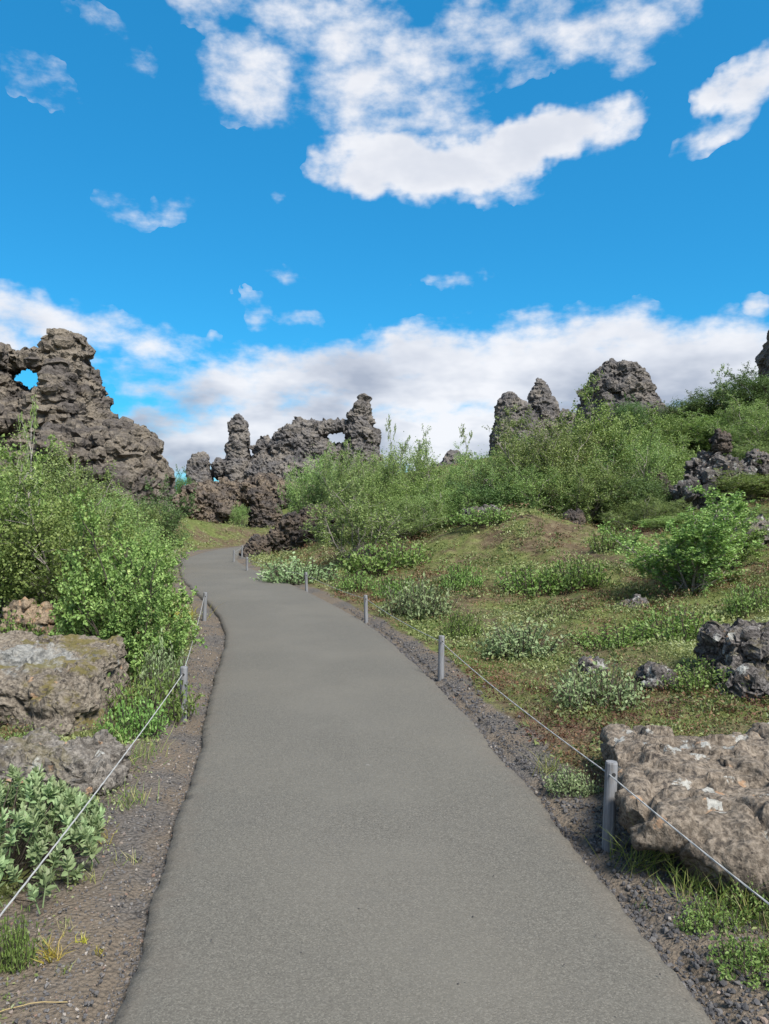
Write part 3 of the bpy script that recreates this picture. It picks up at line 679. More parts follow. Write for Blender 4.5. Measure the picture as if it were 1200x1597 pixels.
# ------------------------------------------------------------------ plants: generators
def frames(a, rng, upbias=.5):
    n = rng.normal(size=a.shape); n[:, 2] += upbias * 2
    s = np.cross(a, n); s /= np.linalg.norm(s, axis=1)[:, None] + 1e-9
    return s, np.cross(s, a)
def leaf_quads(p, a, L, Wd, rng, round_=True, fold=.18, upbias=.6):
    """pointed-oval leaves folded along the midrib; p base points, a unit tip directions"""
    s, n = frames(a, rng, upbias); L = L[:, None]; Wd = Wd[:, None]
    if round_:
        v = [p, p + a*L*.30 + s*Wd*.46 + n*Wd*fold, p + a*L*.68 + s*Wd*.38 + n*Wd*fold, p + a*L,
             p + a*L*.68 - s*Wd*.38 + n*Wd*fold, p + a*L*.30 - s*Wd*.46 + n*Wd*fold]
        V = np.stack(v, 1).reshape(-1, 3); b = np.arange(len(p))[:, None] * 6
        F = np.concatenate([b + [0, 3, 2, 1], b + [0, 5, 4, 3]], 1).reshape(-1, 4); k = 6
    else:
        v = [p, p + a*L*.45 + s*Wd*.5 + n*Wd*fold, p + a*L, p + a*L*.45 - s*Wd*.5 + n*Wd*fold]
        V = np.stack(v, 1).reshape(-1, 3); b = np.arange(len(p))[:, None] * 4; F = b + [0, 3, 2, 1]; k = 4
    return V, F, k
def tube(pts, rad, sides=5):
    pts = np.asarray(pts, float); n = len(pts); rad = np.broadcast_to(rad, (n,))
    t = np.gradient(pts, axis=0); t /= np.linalg.norm(t, axis=1)[:, None] + 1e-9
    ref = np.array([.31, .17, .93]) if abs(t[:, 2]).mean() < .8 else np.array([1., .1, 0])
    u = np.cross(t, ref); u /= np.linalg.norm(u, axis=1)[:, None] + 1e-9; w = np.cross(t, u)
    an = np.linspace(0, 2 * np.pi, sides, endpoint=False)
    V = (pts[:, None] + rad[:, None, None] * (np.cos(an)[None, :, None] * u[:, None] + np.sin(an)[None, :, None] * w[:, None])).reshape(-1, 3)
    i = np.arange(n * sides).reshape(n, sides); j = np.roll(i, -1, 1)
    return V, np.stack([i[:-1], j[:-1], j[1:], i[1:]], -1).reshape(-1, 4)
class Acc:
    def __init__(s): s.v = []; s.f = []; s.n = 0; s.t = []
    def add(s, V, F, tint=None):
        s.v.append(V); s.f.append(F + s.n); s.n += len(V)
        s.t.append(np.full(len(V), .5) if tint is None else tint)
    def mesh(s, name, mat, smooth=False):
        return mesh_np(name, np.vstack(s.v), np.vstack(s.f), mat, {'tint': np.concatenate(s.t)}, smooth)
def unit(v): return v / (np.linalg.norm(v, axis=-1, keepdims=True) + 1e-9)
def grow(p0, d0, L, n, rng, up=.15, wob=.18):
    pts = [np.array(p0, float)]; d = unit(np.array(d0, float))
    for i in range(n):
        d = unit(d + rng.normal(size=3) * wob + np.array([0, 0, up])); pts.append(pts[-1] + d * L / n)
    return np.array(pts)
def shrub_mesh(seed, nst=8, spread=.8, nb=11, ntw=8, nl=16, leafL=.018, low=.12, up=.12, leaf_tip=.10, r0=.012, shell=0):
    """returns stems mesh data and leaf data in a unit frame: height 1, crown about 1 across"""
    rng = np.random.default_rng(seed); st = Acc(); LP = []; LD = []
    tubes = []
    for s in range(nst):
        az = 2 * np.pi * (s + rng.random() * .8) / nst; tilt = spread * math.sqrt(rng.random())
        d = (math.cos(az) * math.sin(tilt), math.sin(az) * math.sin(tilt), math.cos(tilt))
        L = (1.0 - .30 * tilt) * rng.uniform(.62, 1.0)
        m = grow((math.cos(az) * .03, math.sin(az) * .03, -.04), d, L, 9, rng, up * .6, .13)
        tubes.append((m, np.linspace(r0, r0 * .25, len(m)), 6))
        for b in range(nb):
            t = low + (1 - low) * ((b + rng.random()) / nb); i = t * (len(m) - 1.001); k = int(i); p = m[k] + (m[k+1] - m[k]) * (i - k)
            bd = unit(unit(m[k+1] - m[k]) * .55 + unit(rng.normal(size=3) * (1, 1, .5)) * .85)
            br = grow(p, bd, (.20 + .28 * (1 - t)) * rng.uniform(.6, 1.15), 4, rng, up, .2)
            tubes.append((br, np.linspace(r0 * .42, r0 * .14, len(br)), 4))
            for w in range(ntw):
                tt = .15 + .85 * rng.random(); i = tt * 3.999; k2 = int(i); q = br[k2] + (br[k2+1] - br[k2]) * (i - k2)
                td = unit(unit(br[-1] - br[0]) * .5 + unit(rng.normal(size=3)) * .9 + (0, 0, .15))
                tl = leaf_tip * rng.uniform(.5, 1.3); tubes.append((np.array([q, q + td * tl]), np.array([r0*.11, r0*.06]), 3))
                u = rng.random(nl) ** .8
                LP.append(q + td * (u * tl)[:, None] + rng.normal(size=(nl, 3)) * .008); LD.append(unit(td * .5 + rng.normal(size=(nl, 3)) * .8))
    LP = np.vstack(LP); LD = np.vstack(LD)
    if shell:                                            # outer sprays that round the crown off
        hz0 = np.percentile(LP[:, 2], 97); rr0 = np.percentile(np.hypot(LP[:, 0], LP[:, 1]), 92)
        c = unit(rng.normal(size=(shell, 3))); c[:, 2] = np.where(c[:, 2] < -.45, -c[:, 2], c[:, 2])
        c = c * (.78 + .30 * rng.random((shell, 1)) + .5 * pnoise(c * 2.2 + seed)[:, None]) * (rr0 * .95, rr0 * .95, hz0 * .48) + (0, 0, hz0 * .52)
        m = 55; o_ = rng.normal(size=(shell, m, 3)) * .032 * (1, 1, 1.5); LP = np.vstack([LP, (c[:, None] + o_).reshape(-1, 3)])
        LD = np.vstack([LD, unit(rng.normal(size=(shell * m, 3)) + (0, 0, .4))])
    keep = LP[:, 2] > .02; LP, LD = LP[keep], LD[keep]
    hz = np.percentile(LP[:, 2], 99.3); rr = np.percentile(np.hypot(LP[:, 0], LP[:, 1]), 96)
    sc = np.array([.5 / rr, .5 / rr, 1 / hz])
    for m, r, k in tubes:
        V, F = tube(m * sc, r, k); st.add(V, F)
    LP = LP * sc
    L = leafL * rng.uniform(.65, 1.25, len(LP))
    tint = np.clip(rng.normal(.45, .22, len(LP)) + .12 * pnoise(LP * 9 + seed), 0, 1)
    return st, LP, LD, L, tint, rng
def shrub_proto(seed, round_=False, **kw):
    st, LP, LD, L, tint, rng = shrub_mesh(seed, **kw)
    V, F, k = leaf_quads(LP, LD, L, L * .78, rng, round_); ac = Acc(); ac.add(V, F, np.repeat(tint, k))
    return st, ac
PROT = {}
def proto(key, seed, leaf, bark, round_=False, **kw):
    st, ac = shrub_proto(seed, round_, **kw)
    PROT[key] = (st.mesh('stems_' + key, M[bark], True), ac.mesh('crown_' + key, M[leaf]))
proto('near', 21, 'birch_leaf_bright', 'bark_dark', True, nst=9, spread=1.05, nb=12, ntw=9, nl=22, leafL=.022, low=.10, r0=.011)
proto('mass', 22, 'birch_leaf', 'bark_grey', nst=11, spread=.95, nb=11, ntw=9, nl=28, leafL=.0155, low=.08, r0=.010, shell=120)
proto('mass2', 23, 'birch_leaf', 'bark_grey', nst=12, spread=1.05, nb=11, ntw=9, nl=34, leafL=.0130, low=.08, r0=.010, shell=120)
proto('bright', 24, 'birch_leaf_bright', 'bark_grey', nst=10, spread=.95, nb=11, ntw=9, nl=24, leafL=.020, low=.08, r0=.010, shell=120)
proto('open', 30, 'birch_leaf_bright', 'bark_grey', nst=9, spread=.85, nb=11, ntw=9, nl=22, leafL=.022, low=.10, r0=.010)
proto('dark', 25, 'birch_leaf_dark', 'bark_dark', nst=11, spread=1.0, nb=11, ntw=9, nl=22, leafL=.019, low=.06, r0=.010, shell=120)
proto('sparse', 26, 'birch_leaf', 'bark_grey', nst=11, spread=.95, nb=9, ntw=8, nl=16, leafL=.0215, low=.30, r0=.011)
proto('thin', 27, 'birch_leaf', 'bark_pale', nst=3, spread=.25, nb=12, ntw=6, nl=12, leafL=.026, low=.25, r0=.009, leaf_tip=.07)
def low_proto(key, seed, leaf, n=95, nl=18, leafL=.040):
    """an open mat of upright sprigs with an uneven outline; unit frame: 1 across, 1 high"""
    rng = np.random.default_rng(seed); st = Acc(); LP = []; LD = []
    while len(LP) < n:
        az = rng.random() * 2 * np.pi; r = math.sqrt(rng.random()) * .62
        x, y = math.cos(az) * r, math.sin(az) * r
        lim = .42 + .55 * float(pnoise(np.array([[math.cos(az) * 1.3 + seed, math.sin(az) * 1.3, 0.]]))[0])
        if r > lim: continue
        h = (1 - .6 * (r / .62) ** 2) * rng.uniform(.35, 1.05)
        m = grow((x * .7, y * .7, -.05), (x * .8 + rng.normal() * .15, y * .8 + rng.normal() * .15, .6), h, 3, rng, .2, .15); m[:, :2] = m[0, :2] + (m[:, :2] - m[0, :2]) * .5
        V, F = tube(m, np.linspace(.008, .004, len(m)), 3); st.add(V, F)
        t = .25 + .78 * rng.random(nl); k = np.minimum((t * 3).astype(int), 2); q = m[k] + (m[k + 1] - m[k]) * (t * 3 - k)[:, None]
        LP.append(q + rng.normal(size=(nl, 3)) * (.03, .03, .05)); LD.append(unit(rng.normal(size=(nl, 3)) + (0, 0, .45)))
    LP = np.vstack(LP); LD = np.vstack(LD); L = leafL * rng.uniform(.6, 1.3, len(LP))
    V, F, kk = leaf_quads(LP, LD * (1, 1, 1), L, L * .62, rng, True)
    # leaves keep their shape although the mat is much wider than high
    c = np.repeat(LP, kk, 0); V = c + (V - c) * (1, 1, 2.4)
    ac = Acc(); ac.add(V, F, np.repeat(np.clip(rng.normal(.5, .22, len(LP)), 0, 1), kk))
    PROT[key] = (st.mesh('stems_' + key, M['bark_dark'], True), ac.mesh('crown_' + key, M[leaf]))
low_proto('low', 28, 'herb_leaf'); low_proto('low2', 31, 'herb_leaf', 80, 20, .036)
low_proto('lowwil', 29, 'willow_leaf'); low_proto('lowwil2', 33, 'willow_leaf', 100, 18, .036)
RS = random.Random(4)
def plant(key, px, d, w, h, label, name='birch_bush', cat='bush', group=None, sink=.03, lean=0.0):
    x, y, z = G(px, d); o = empty(name, (x, y, z - sink)); o.scale = (w, w, h); o.rotation_euler = (lean * .3, lean, RS.uniform(0, 6.28))
    st, cr = PROT[key]
    link('stems', st, o); link('crown', cr, o)
    return tag(o, label, cat, group)
def bush(key, px, d, wpx, top, label, **kw):
    """width and top of the crown as seen in the photo, at distance d"""
    x, y, z = G(px, d); h = CAMZ + (CY - top) * d / FPX - z
    return plant(key, px, d, wpx * d / FPX, max(h * 1.06, .3), label, **kw)

GL = 'birch shrubs left of the path'
bush('near', 200, 7.6, 215, 808, 'leafy birch bush with dark twisted stems overhanging the left rope', group=GL)
bush('bright', 112, 9.2, 240, 768, 'bright birch bush standing behind the flat-topped boulder', group=GL)
bush('bright', -25, 9.6, 250, 725, 'birch bush at the left edge of the picture with pale bare stems', group=GL)
bush('mass', 55, 11.5, 220, 708, 'tall green birch bush below the window arch', group=GL)
bush('thin', 62, 10.6, 75, 648, 'slim birch sapling poking highest above the left shrubs', group=GL, name='birch_sapling', cat='sapling')
bush('thin', 22, 10.2, 90, 725, 'pale leaning birch stem among the shrubs at the left edge', group=GL, name='birch_sapling', cat='sapling', lean=.25)
bush('mass2', 150, 13, 190, 760, 'green birch bush in the middle of the left thicket', group=GL)
bush('bright', 205, 13.5, 140, 800, 'lighter birch bush where the left thicket meets the path', group=GL)
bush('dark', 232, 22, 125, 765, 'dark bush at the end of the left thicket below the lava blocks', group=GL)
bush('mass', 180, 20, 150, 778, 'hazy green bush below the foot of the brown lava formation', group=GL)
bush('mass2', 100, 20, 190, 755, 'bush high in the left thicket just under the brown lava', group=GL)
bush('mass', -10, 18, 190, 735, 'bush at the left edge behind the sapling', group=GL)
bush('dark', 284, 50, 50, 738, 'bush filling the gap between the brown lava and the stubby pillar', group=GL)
bush('mass', 373, 44, 32, 788, 'little bush between the two lava blocks at the bend', group=GL)
GR_ = 'birch shrubs right of the path'
bush('sparse', 560, 19, 150, 764, 'open birch bush with pale grey stems in front of the middle thicket', group=GR_)
bush('mass', 495, 32, 105, 716, 'birch bush at the left end of the middle thicket, under the arched ridge', group=GR_)
bush('mass2', 565, 27, 125, 708, 'birch bush below the pointed lava spire', group=GR_)
bush('mass', 632, 26, 120, 696, 'tallest bush of the middle thicket, right of the pointed spire', group=GR_)
bush('thin', 618, 29, 45, 662, 'thin birch tips rising above the middle thicket', group=GR_, name='birch_sapling', cat='sapling')
bush('thin', 655, 30, 40, 690, 'short birch tips on the right shoulder of the middle thicket', group=GR_, name='birch_sapling', cat='sapling')
bush('bright', 645, 24, 125, 740, 'light green bush in the front row of the middle thicket', group=GR_)
bush('mass2', 710, 26, 140, 728, 'round bush in the dip between the middle thicket and the large shrubs', group=GR_)
bush('thin', 735, 32, 60, 672, 'wispy pale birch tips in the skyline dip', group=GR_, name='birch_sapling', cat='sapling')
bush('mass', 792, 24.5, 140, 705, 'bush in front of the twin-peaked crag, left end of the large shrubs', group=GR_)
bush('mass2', 866, 24.5, 215, 660, 'large dense bush at the heart of the right thicket', group=GR_)
bush('bright', 938, 25.5, 135, 624, 'bush with the highest light green crown, below the domed boulder', group=GR_)
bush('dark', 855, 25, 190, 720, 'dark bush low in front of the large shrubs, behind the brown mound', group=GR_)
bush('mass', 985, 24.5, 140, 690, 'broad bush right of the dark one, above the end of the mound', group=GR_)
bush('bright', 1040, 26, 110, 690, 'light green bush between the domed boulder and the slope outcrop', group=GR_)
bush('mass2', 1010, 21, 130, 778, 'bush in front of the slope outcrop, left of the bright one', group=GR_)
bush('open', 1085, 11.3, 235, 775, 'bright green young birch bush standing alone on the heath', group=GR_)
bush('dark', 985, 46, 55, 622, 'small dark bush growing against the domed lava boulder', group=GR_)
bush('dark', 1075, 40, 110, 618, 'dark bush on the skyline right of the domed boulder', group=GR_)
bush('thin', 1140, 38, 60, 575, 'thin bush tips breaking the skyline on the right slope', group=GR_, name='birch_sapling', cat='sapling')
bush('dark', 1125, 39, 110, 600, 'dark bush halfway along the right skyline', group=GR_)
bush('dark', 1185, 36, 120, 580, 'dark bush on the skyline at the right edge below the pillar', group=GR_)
bush('bright', 1120, 33, 130, 645, 'light green bush on the upper right slope above the outcrop', group=GR_)
bush('mass', 1190, 29, 140, 655, 'bush at the right edge level with the slope outcrop', group=GR_)
bush('bright', 1180, 21, 130, 735, 'light green bush at the right edge above the grey boulder', group=GR_)
bush('mass', 1165, 18, 110, 800, 'bush right behind the bright young birch', group=GR_)
bush('mass2', 1210, 15, 120, 800, 'bush cut off by the right edge beside the grey boulder', group=GR_)
bush('mass', 1058, 28, 90, 700, 'bush directly left of the slope outcrop', group=GR_)
bush('mass2', 1240, 33, 150, 640, 'bush running off the right edge under the skyline', group=GR_)

for a in [('mass2', 640, 21.5, 130, 772, 'low rounded bush right of the open birch, ahead of the middle thicket'),
    ('mass', 700, 23, 130, 760, 'bush in the front row just left of the brown mound'),
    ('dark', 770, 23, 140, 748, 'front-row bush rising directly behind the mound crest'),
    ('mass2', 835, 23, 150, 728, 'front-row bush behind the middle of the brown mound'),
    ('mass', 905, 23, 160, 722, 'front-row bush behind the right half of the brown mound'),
    ('dark', 975, 23, 150, 738, 'dark front-row bush past the right end of the mound'),
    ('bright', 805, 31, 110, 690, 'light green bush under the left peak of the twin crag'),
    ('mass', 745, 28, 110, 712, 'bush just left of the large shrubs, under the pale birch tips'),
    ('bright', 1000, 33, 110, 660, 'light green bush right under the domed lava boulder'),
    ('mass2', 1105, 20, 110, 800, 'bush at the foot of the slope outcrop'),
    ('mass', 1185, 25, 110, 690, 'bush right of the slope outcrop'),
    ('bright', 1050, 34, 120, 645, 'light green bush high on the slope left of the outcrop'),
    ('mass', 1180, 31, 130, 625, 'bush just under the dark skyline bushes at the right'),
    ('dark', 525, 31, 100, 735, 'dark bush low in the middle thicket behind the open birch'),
    ('mass', 590, 25, 120, 730, 'bush in the middle of the middle thicket'),
    ('open', 1130, 12.6, 170, 800, 'smaller bright bush leaning against the lone young birch'),
    ('bright', 1055, 19, 110, 800, 'small light bush left behind the bright young birch'),
    ]: bush(*a, group=GR_)

# low shrubs on the heath
GW = 'low shrubs on the heath'
def low(px, py, d, wpx, hpx, key, label):
    o = plant(RS.choice((key, key + '2')), px, d, 1.25 * wpx * d / FPX, hpx * 1.35 * d / FPX, label, 'willow_shrub' if key == 'lowwil' else 'dwarf_shrub', 'shrub', GW)
    o.scale.x *= RS.uniform(.8, 1.25); o.scale.y *= RS.uniform(.7, 1.1); o.rotation_euler.z = RS.choice((0, 3.14)) + RS.uniform(-.5, .5)
for a in [
    (930, 1110, 6.3, 150, 60, 'lowwil', 'silver-green willow mat just left of the tan slab boulder'),
    (815, 1035, 8.4, 130, 45, 'lowwil', 'silver-green willow mat in the middle of the heath by the second post'),
    (655, 965, 11.8, 130, 50, 'lowwil', 'silver-green willow beside the third right post'),
    (465, 890, 17.5, 110, 34, 'lowwil', 'pale willow mat at the foot of the black-edged slab'),
    (720, 990, 9.8, 60, 40, 'low', 'small green shrub between the second and third right posts'),
    (620, 930, 14.0, 90, 34, 'low', 'green shrub on the verge past the third right post'),
    (610, 870, 17.5, 130, 42, 'low', 'green shrub at the foot of the open birch bush'),
    (720, 905, 14.0, 70, 40, 'low', 'leafy green sprig shrub at the front of the brown mound'),
    (830, 905, 13.6, 110, 40, 'low', 'green dwarf shrub on the right flank of the mound'),
    (900, 900, 13.2, 110, 44, 'low', 'green dwarf shrub between the mound and the bright birch'),
    (950, 870, 16.5, 80, 38, 'low', 'dark green tuft shrub at the end of the mound'),
    (1060, 1000, 8.6, 130, 45, 'low', 'green dwarf shrub on the heath in front of the bright birch'),
    (1170, 970, 9.6, 90, 45, 'low', 'green dwarf shrub by the right edge above the lichened rock'),
    (960, 1015, 8.4, 150, 38, 'low', 'dark green heath mat left of the lichened rock'),
    (1110, 1095, 6.4, 110, 45, 'low', 'green shrub at the foot of the lichened rock'),
    (1175, 1480, 2.7, 110, 55, 'low', 'green leafy weed clump at the lower right edge below the slab'),
    (1110, 1430, 3.0, 90, 45, 'low', 'small leafy weed on the cinder below the slab tip'),
    (1190, 1395, 3.05, 110, 60, 'low', 'leafy green weed at the right edge under the rope'),
    (890, 1235, 4.4, 75, 40, 'lowwil', 'small pale weed on the cinder left of the nearest post'),
    (760, 840, 19.3, 90, 26, 'low', 'green mat on the front of the brown mound'),
    (560, 905, 15.5, 80, 30, 'low', 'green mat on the verge near the fourth right post'),
    (250, 1115, 6.0, 110, 75, 'low', 'bright green herb clump behind the left rope post'),
    (215, 1155, 5.5, 90, 60, 'low', 'green herbs between the flat-topped and the rounded boulder'),
    (255, 1070, 6.9, 90, 70, 'lowwil', 'silver willow sprigs under the overhanging birch bush'),
    (40, 985, 8.2, 130, 60, 'low', 'green undergrowth behind the flat-topped boulder'),
    (140, 960, 8.6, 110, 70, 'low', 'green undergrowth below the overhanging birch bush'),
    (30, 1140, 5.0, 70, 40, 'low', 'small green herbs on the moss at the left edge'),
    (20, 1510, 2.7, 60, 90, 'low', 'green weed at the left edge below the silver willow'),
    ]: low(*a)

# the big silver willow at the lower left: every sprig of leaves is a part
def sprig_mesh(seed):
    rng = np.random.default_rng(seed); ac = Acc(); n = 15
    for i in range(n):
        u = i / (n - 1); az = i * 2.4 + rng.random() * .5; el = .15 + 1.05 * u + rng.normal() * .12
        a = np.array([[math.cos(az) * math.cos(el), math.sin(az) * math.cos(el), math.sin(el)]])
        L = np.array([(.040 - .014 * u) * rng.uniform(.85, 1.2)]); p = np.array([[0, 0, -.045 + .055 * u]])
        V, F, k = leaf_quads(p, a, L, L * .52, rng, True, .14, 1.2); ac.add(V, F, np.full(k, np.clip(.35 + .4 * u + rng.normal() * .12, 0, 1)))
    V, F = tube([(0, 0, -.09), (0, 0, .01)], [.003, .0015], 4); ac.add(V, F, np.full(len(V), .1))
    return ac.mesh('sprig', M['willow_leaf'])
SPR = [sprig_mesh(60 + i) for i in range(6)]
def willow(c, rx, ry, hh, n, label, seed):
    rng = np.random.default_rng(seed); z0 = Hs(c[0], c[1]); o = empty('willow_shrub', (c[0], c[1], z0)); st = Acc()
    for i in range(n):
        r = math.sqrt(rng.random()); az = rng.random() * 2 * math.pi; x = math.cos(az) * r * rx; y = math.sin(az) * r * ry
        zz = hh * (1 - .75 * r ** 2) * rng.uniform(.45, 1.05) + .03
        zz += Hs(c[0] + x, c[1] + y) - z0
        q = np.array([x, y, zz]); b = np.array([x * .45, y * .45, -.02])
        mid = (q + b) / 2 + rng.normal(size=3) * .02
        V, F = tube([b, mid, q - (0, 0, .04)], [.004, .003, .002], 4); st.add(V, F)
        s = link('sprig', SPR[i % 6], o, q); s.scale = (rng.uniform(1.0, 1.35),) * 3
        s.rotation_euler = (-math.sin(az) * r * .6 * -1 + rng.normal() * .2, math.cos(az) * r * .6 + rng.normal() * .2, rng.random() * 6.28)
    link('stem', st.mesh('willow_stem', M['bark_dark']), o)
    return tag(o, label, 'shrub', 'low shrubs on the heath')
willow((-1.78, 3.42), .49, .62, .38, 299, 'large silver-leaved willow shrub under the left rope in the foreground', 71)
willow((1.62, 2.62), .16, .22, .10, 36, 'little grey-green willow sprigs by the cinder at the lower right', 72)

# ------------------------------------------------------------------ ground cover
def zone_pts(n, rng, ymin, ymax, xmin, xmax, pw=1.0, tan=.62):
    """points with density falling off with distance, inside the wedge the path's visitors see and a bit beyond"""
    u = rng.random(n); y = (ymin ** (1 - pw) + u * (ymax ** (1 - pw) - ymin ** (1 - pw))) ** (1 / (1 - pw)) if pw != 1 else ymin * (ymax / ymin) ** u
    x = (rng.random(n) * 2 - 1) * (y * tan + .6)
    k = (x > xmin) & (x < xmax); return x[k], y[k]
def heath_cover():
    rng = np.random.default_rng(81); ac = Acc()
    x, y = zone_pts(38500, rng, 2.2, 46, -40, 40, 1.0)
    pd, side = path_dist(x, y); p = np.stack([x, y, 0 * x], 1)
    edge = .38 + .24 * fbm(p, 1.1, 2) + np.where(side > 0, .22 * sstep(5, 2.4, y), .08) + np.where(side < 0, .40 * sstep(4.2, 2.4, y), 0)
    k = (pd > edge) | ((pd > .3) & (rng.random(len(x)) < .13)); x, y, pd, p = x[k], y[k], pd[k], p[k]
    dens = fbm(p + 40, .9, 3); k = rng.random(len(x)) < .80 + dens; x, y, pd, p = x[k], y[k], pd[k], p[k]
    z = H(x, y, pd); hue = .48 + 1.25 * fbm(p + 11, .38, 3) + .35 * fbm(p + 70, 1.6, 2)
    hue += .16 * np.exp(-((pd - .9) / .5) ** 2)
    hue += .10 * (x < -1) * 3 - .06 * np.exp(-(((x - 3.2) / 2.6) ** 2 + ((y - 20) / 2.2) ** 2)) * 3
    nl = 12; N = len(x); s = np.clip(.55 + y * .075, .6, 3.0)
    c = np.repeat(np.stack([x, y, z], 1), nl, 0); sc = np.repeat(s, nl)[:, None]
    off = rng.normal(size=(N * nl, 3)) * (.038, .038, .0) * sc; hgt = np.abs(rng.normal(size=N * nl)) * .026 * sc[:, 0]
    q = c + off; q[:, 2] += hgt - .004
    a = unit(rng.normal(size=(N * nl, 3)) * (1, 1, .5) + (0, 0, .55))
    herb = np.repeat(rng.random(N) < .13 + .8 * fbm(p + 90, 1.2, 2), nl)
    L = .022 * sc[:, 0] * rng.uniform(.6, 1.4, N * nl) * np.where(herb, 1.7, 1.0)
    V, F, kk = leaf_quads(q, a, L, L * .55, rng, False)
    tint = np.clip(np.repeat(hue, nl) + rng.normal(size=N * nl) * .12, 0, 1); tint = np.where(herb, np.clip(tint * .35 + .50 + rng.normal(size=N * nl) * .09, 0, .9), tint); ac.add(V, F, np.repeat(tint, kk))
    # knee-high tussocks of dwarf willow, bilberry and crowberry that run into one another
    x, y = zone_pts(3400, rng, 3.0, 36, -40, 40, 1.0); pd, side = path_dist(x, y); p = np.stack([x, y, 0 * x], 1)
    k = (pd > .85) & (fbm(p + 60, .55, 3) > -.02 - .10 * (x < 0)); x, y, pd, p = x[k], y[k], pd[k], p[k]
    z = H(x, y, pd); N = len(x); nl = 90
    rad = rng.uniform(.10, .34, N) * np.clip(.7 + y * .03, .8, 1.5); hh = rad * rng.uniform(.25, .55, N)
    q = unit(rng.normal(size=(N, nl, 3))); q[..., 2] = np.abs(q[..., 2]); q *= rng.uniform(.55, 1.05, (N, nl, 1))
    q = q * np.stack([rad, rad, hh], 1)[:, None] * (1 + .35 * rng.normal(size=(N, nl, 1))) + np.stack([x, y, z - .01], 1)[:, None]; q = q.reshape(-1, 3)
    a = unit(rng.normal(size=(N * nl, 3)) + (0, 0, .7)); L = np.repeat(np.clip(.018 + .0022 * y, .02, .06), nl) * rng.uniform(.6, 1.3, N * nl)
    V, F, kk = leaf_quads(q, a, L, L * .6, rng, False)
    kind = np.clip(.58 + .8 * fbm(p + 23, .5, 2) + rng.normal(size=N) * .12, .3, .84)
    ac.add(V, F, np.repeat(np.clip(np.repeat(kind, nl) + rng.normal(size=N * nl) * .10, 0, 1), kk))
    o = link('heath_cover', ac.mesh('heath_cover', M['heath']))
    tag(o, 'low brown and green heath plants carpeting the ground', 'heath', None, 'stuff')
heath_cover()
def blades(p, a, L, wd, rng):
    """curved three-point grass blades"""
    s, n = frames(a, rng, 0); L = L[:, None]; wd = wd[:, None]
    h = unit(rng.normal(size=p.shape) * (1, 1, 0)); m = p + a * L * .55 + h * L * .08; e = p + a * L * .85 + h * L * .38
    V = np.stack([p - s * wd, p + s * wd, m + s * wd * .7, m - s * wd * .7, e + s * wd * .12, e - s * wd * .12], 1).reshape(-1, 3)
    b = np.arange(len(p))[:, None] * 6; return V, np.concatenate([b + [0, 1, 2, 3], b + [3, 2, 4, 5]], 1).reshape(-1, 4)
def grass_cover():
    rng = np.random.default_rng(82); ac = Acc()
    x, y = zone_pts(15000, rng, 2.2, 40, -40, 40, 1.05)
    pd, side = path_dist(x, y); p = np.stack([x, y, 0 * x], 1)
    pr = np.where((pd > .45) & (pd < 1.5), .75, .22) * (pd > .45) * np.clip(.6 + 2.2 * fbm(p + 5, .9, 2), 0, 1)
    pr = np.where((pd > .12) & (pd <= .45), .03, pr)
    k = rng.random(len(x)) < pr; x, y, pd, p = x[k], y[k], pd[k], p[k]; z = H(x, y, pd)
    nb = 12; N = len(x); s = np.repeat(np.clip(.6 + y * .05, .7, 2.0), nb)
    q = np.repeat(np.stack([x, y, z], 1), nb, 0) + rng.normal(size=(N * nb, 3)) * (.03, .03, 0) * s[:, None]; q[:, 2] -= .01
    a = unit(rng.normal(size=(N * nb, 3)) * (.5, .5, .1) + (0, 0, 1)); L = .075 * s * rng.uniform(.5, 1.5, N * nb)
    V, F = blades(q, a, L, .0018 * s, rng)
    tint = np.clip(np.repeat(.5 + 1.3 * fbm(p + 31, .7, 2), nb) + rng.normal(size=N * nb) * .2, 0, 1)
    ac.add(V, F, np.repeat(tint, 6))
    tag(link('grass', ac.mesh('grass', M['grass_blade'])), 'thin green and straw grass along the verges', 'grass', None, 'stuff')
grass_cover()
def tuft(x, y, n, L, mat, label, seed, spread=.02, lean=.45, wd=.0018, name='grass_tuft', bias=(0, 0)):
    rng = np.random.default_rng(seed); z = Hs(x, y); ac = Acc()
    p = rng.normal(size=(n, 3)) * (spread, spread, 0); p[:, 2] = -.008
    a = unit(rng.normal(size=(n, 3)) * (lean, lean, .1) + (bias[0], bias[1], 1))
    V, F = blades(p, a, L * rng.uniform(.4, 1.2, n), np.full(n, wd), rng); ac.add(V, F, np.repeat(np.clip(rng.normal(.45, .25, n), 0, 1), 6))
    return tag(link(name, ac.mesh(name, M[mat]), None, (x, y, z)), label, 'grass tuft')
def gp(px, py): d = CAMZ * FPX / (py - CY); return ((px - CX) / FPX * d, d)
tuft(*gp(80, 1495), 60, .10, 'yellow_grass', 'yellow grass tuft on the cinder, largest of three at the lower left', 91, .016, .55, .0022)
tuft(*gp(131, 1465), 26, .055, 'yellow_grass', 'small yellow grass tuft right of the largest yellow tuft, nearest the willow', 92, .010, .4)
tuft(*gp(152, 1478), 22, .042, 'yellow_grass', 'tiny yellow grass tuft closest to the path edge at the lower left', 93, .010, .5)
tuft(*gp(97, 1515), 26, .040, 'grass_blade', 'pale green sprout just below the largest yellow tuft', 94, .010, .6)
tuft(1.16, 3.50, 110, .30, 'grass_blade', 'long dry arching grass tuft behind the nearest right post', 95, .06, .5, .0016, bias=(.35, -.35))
tuft(1.42, 3.08, 150, .20, 'grass_blade', 'grass clump at the tip of the tan slab boulder', 96, .09, .4)
tuft(1.62, 2.86, 150, .17, 'grass_blade', 'grass clump below the tan slab boulder at the right edge', 97, .07, .5)
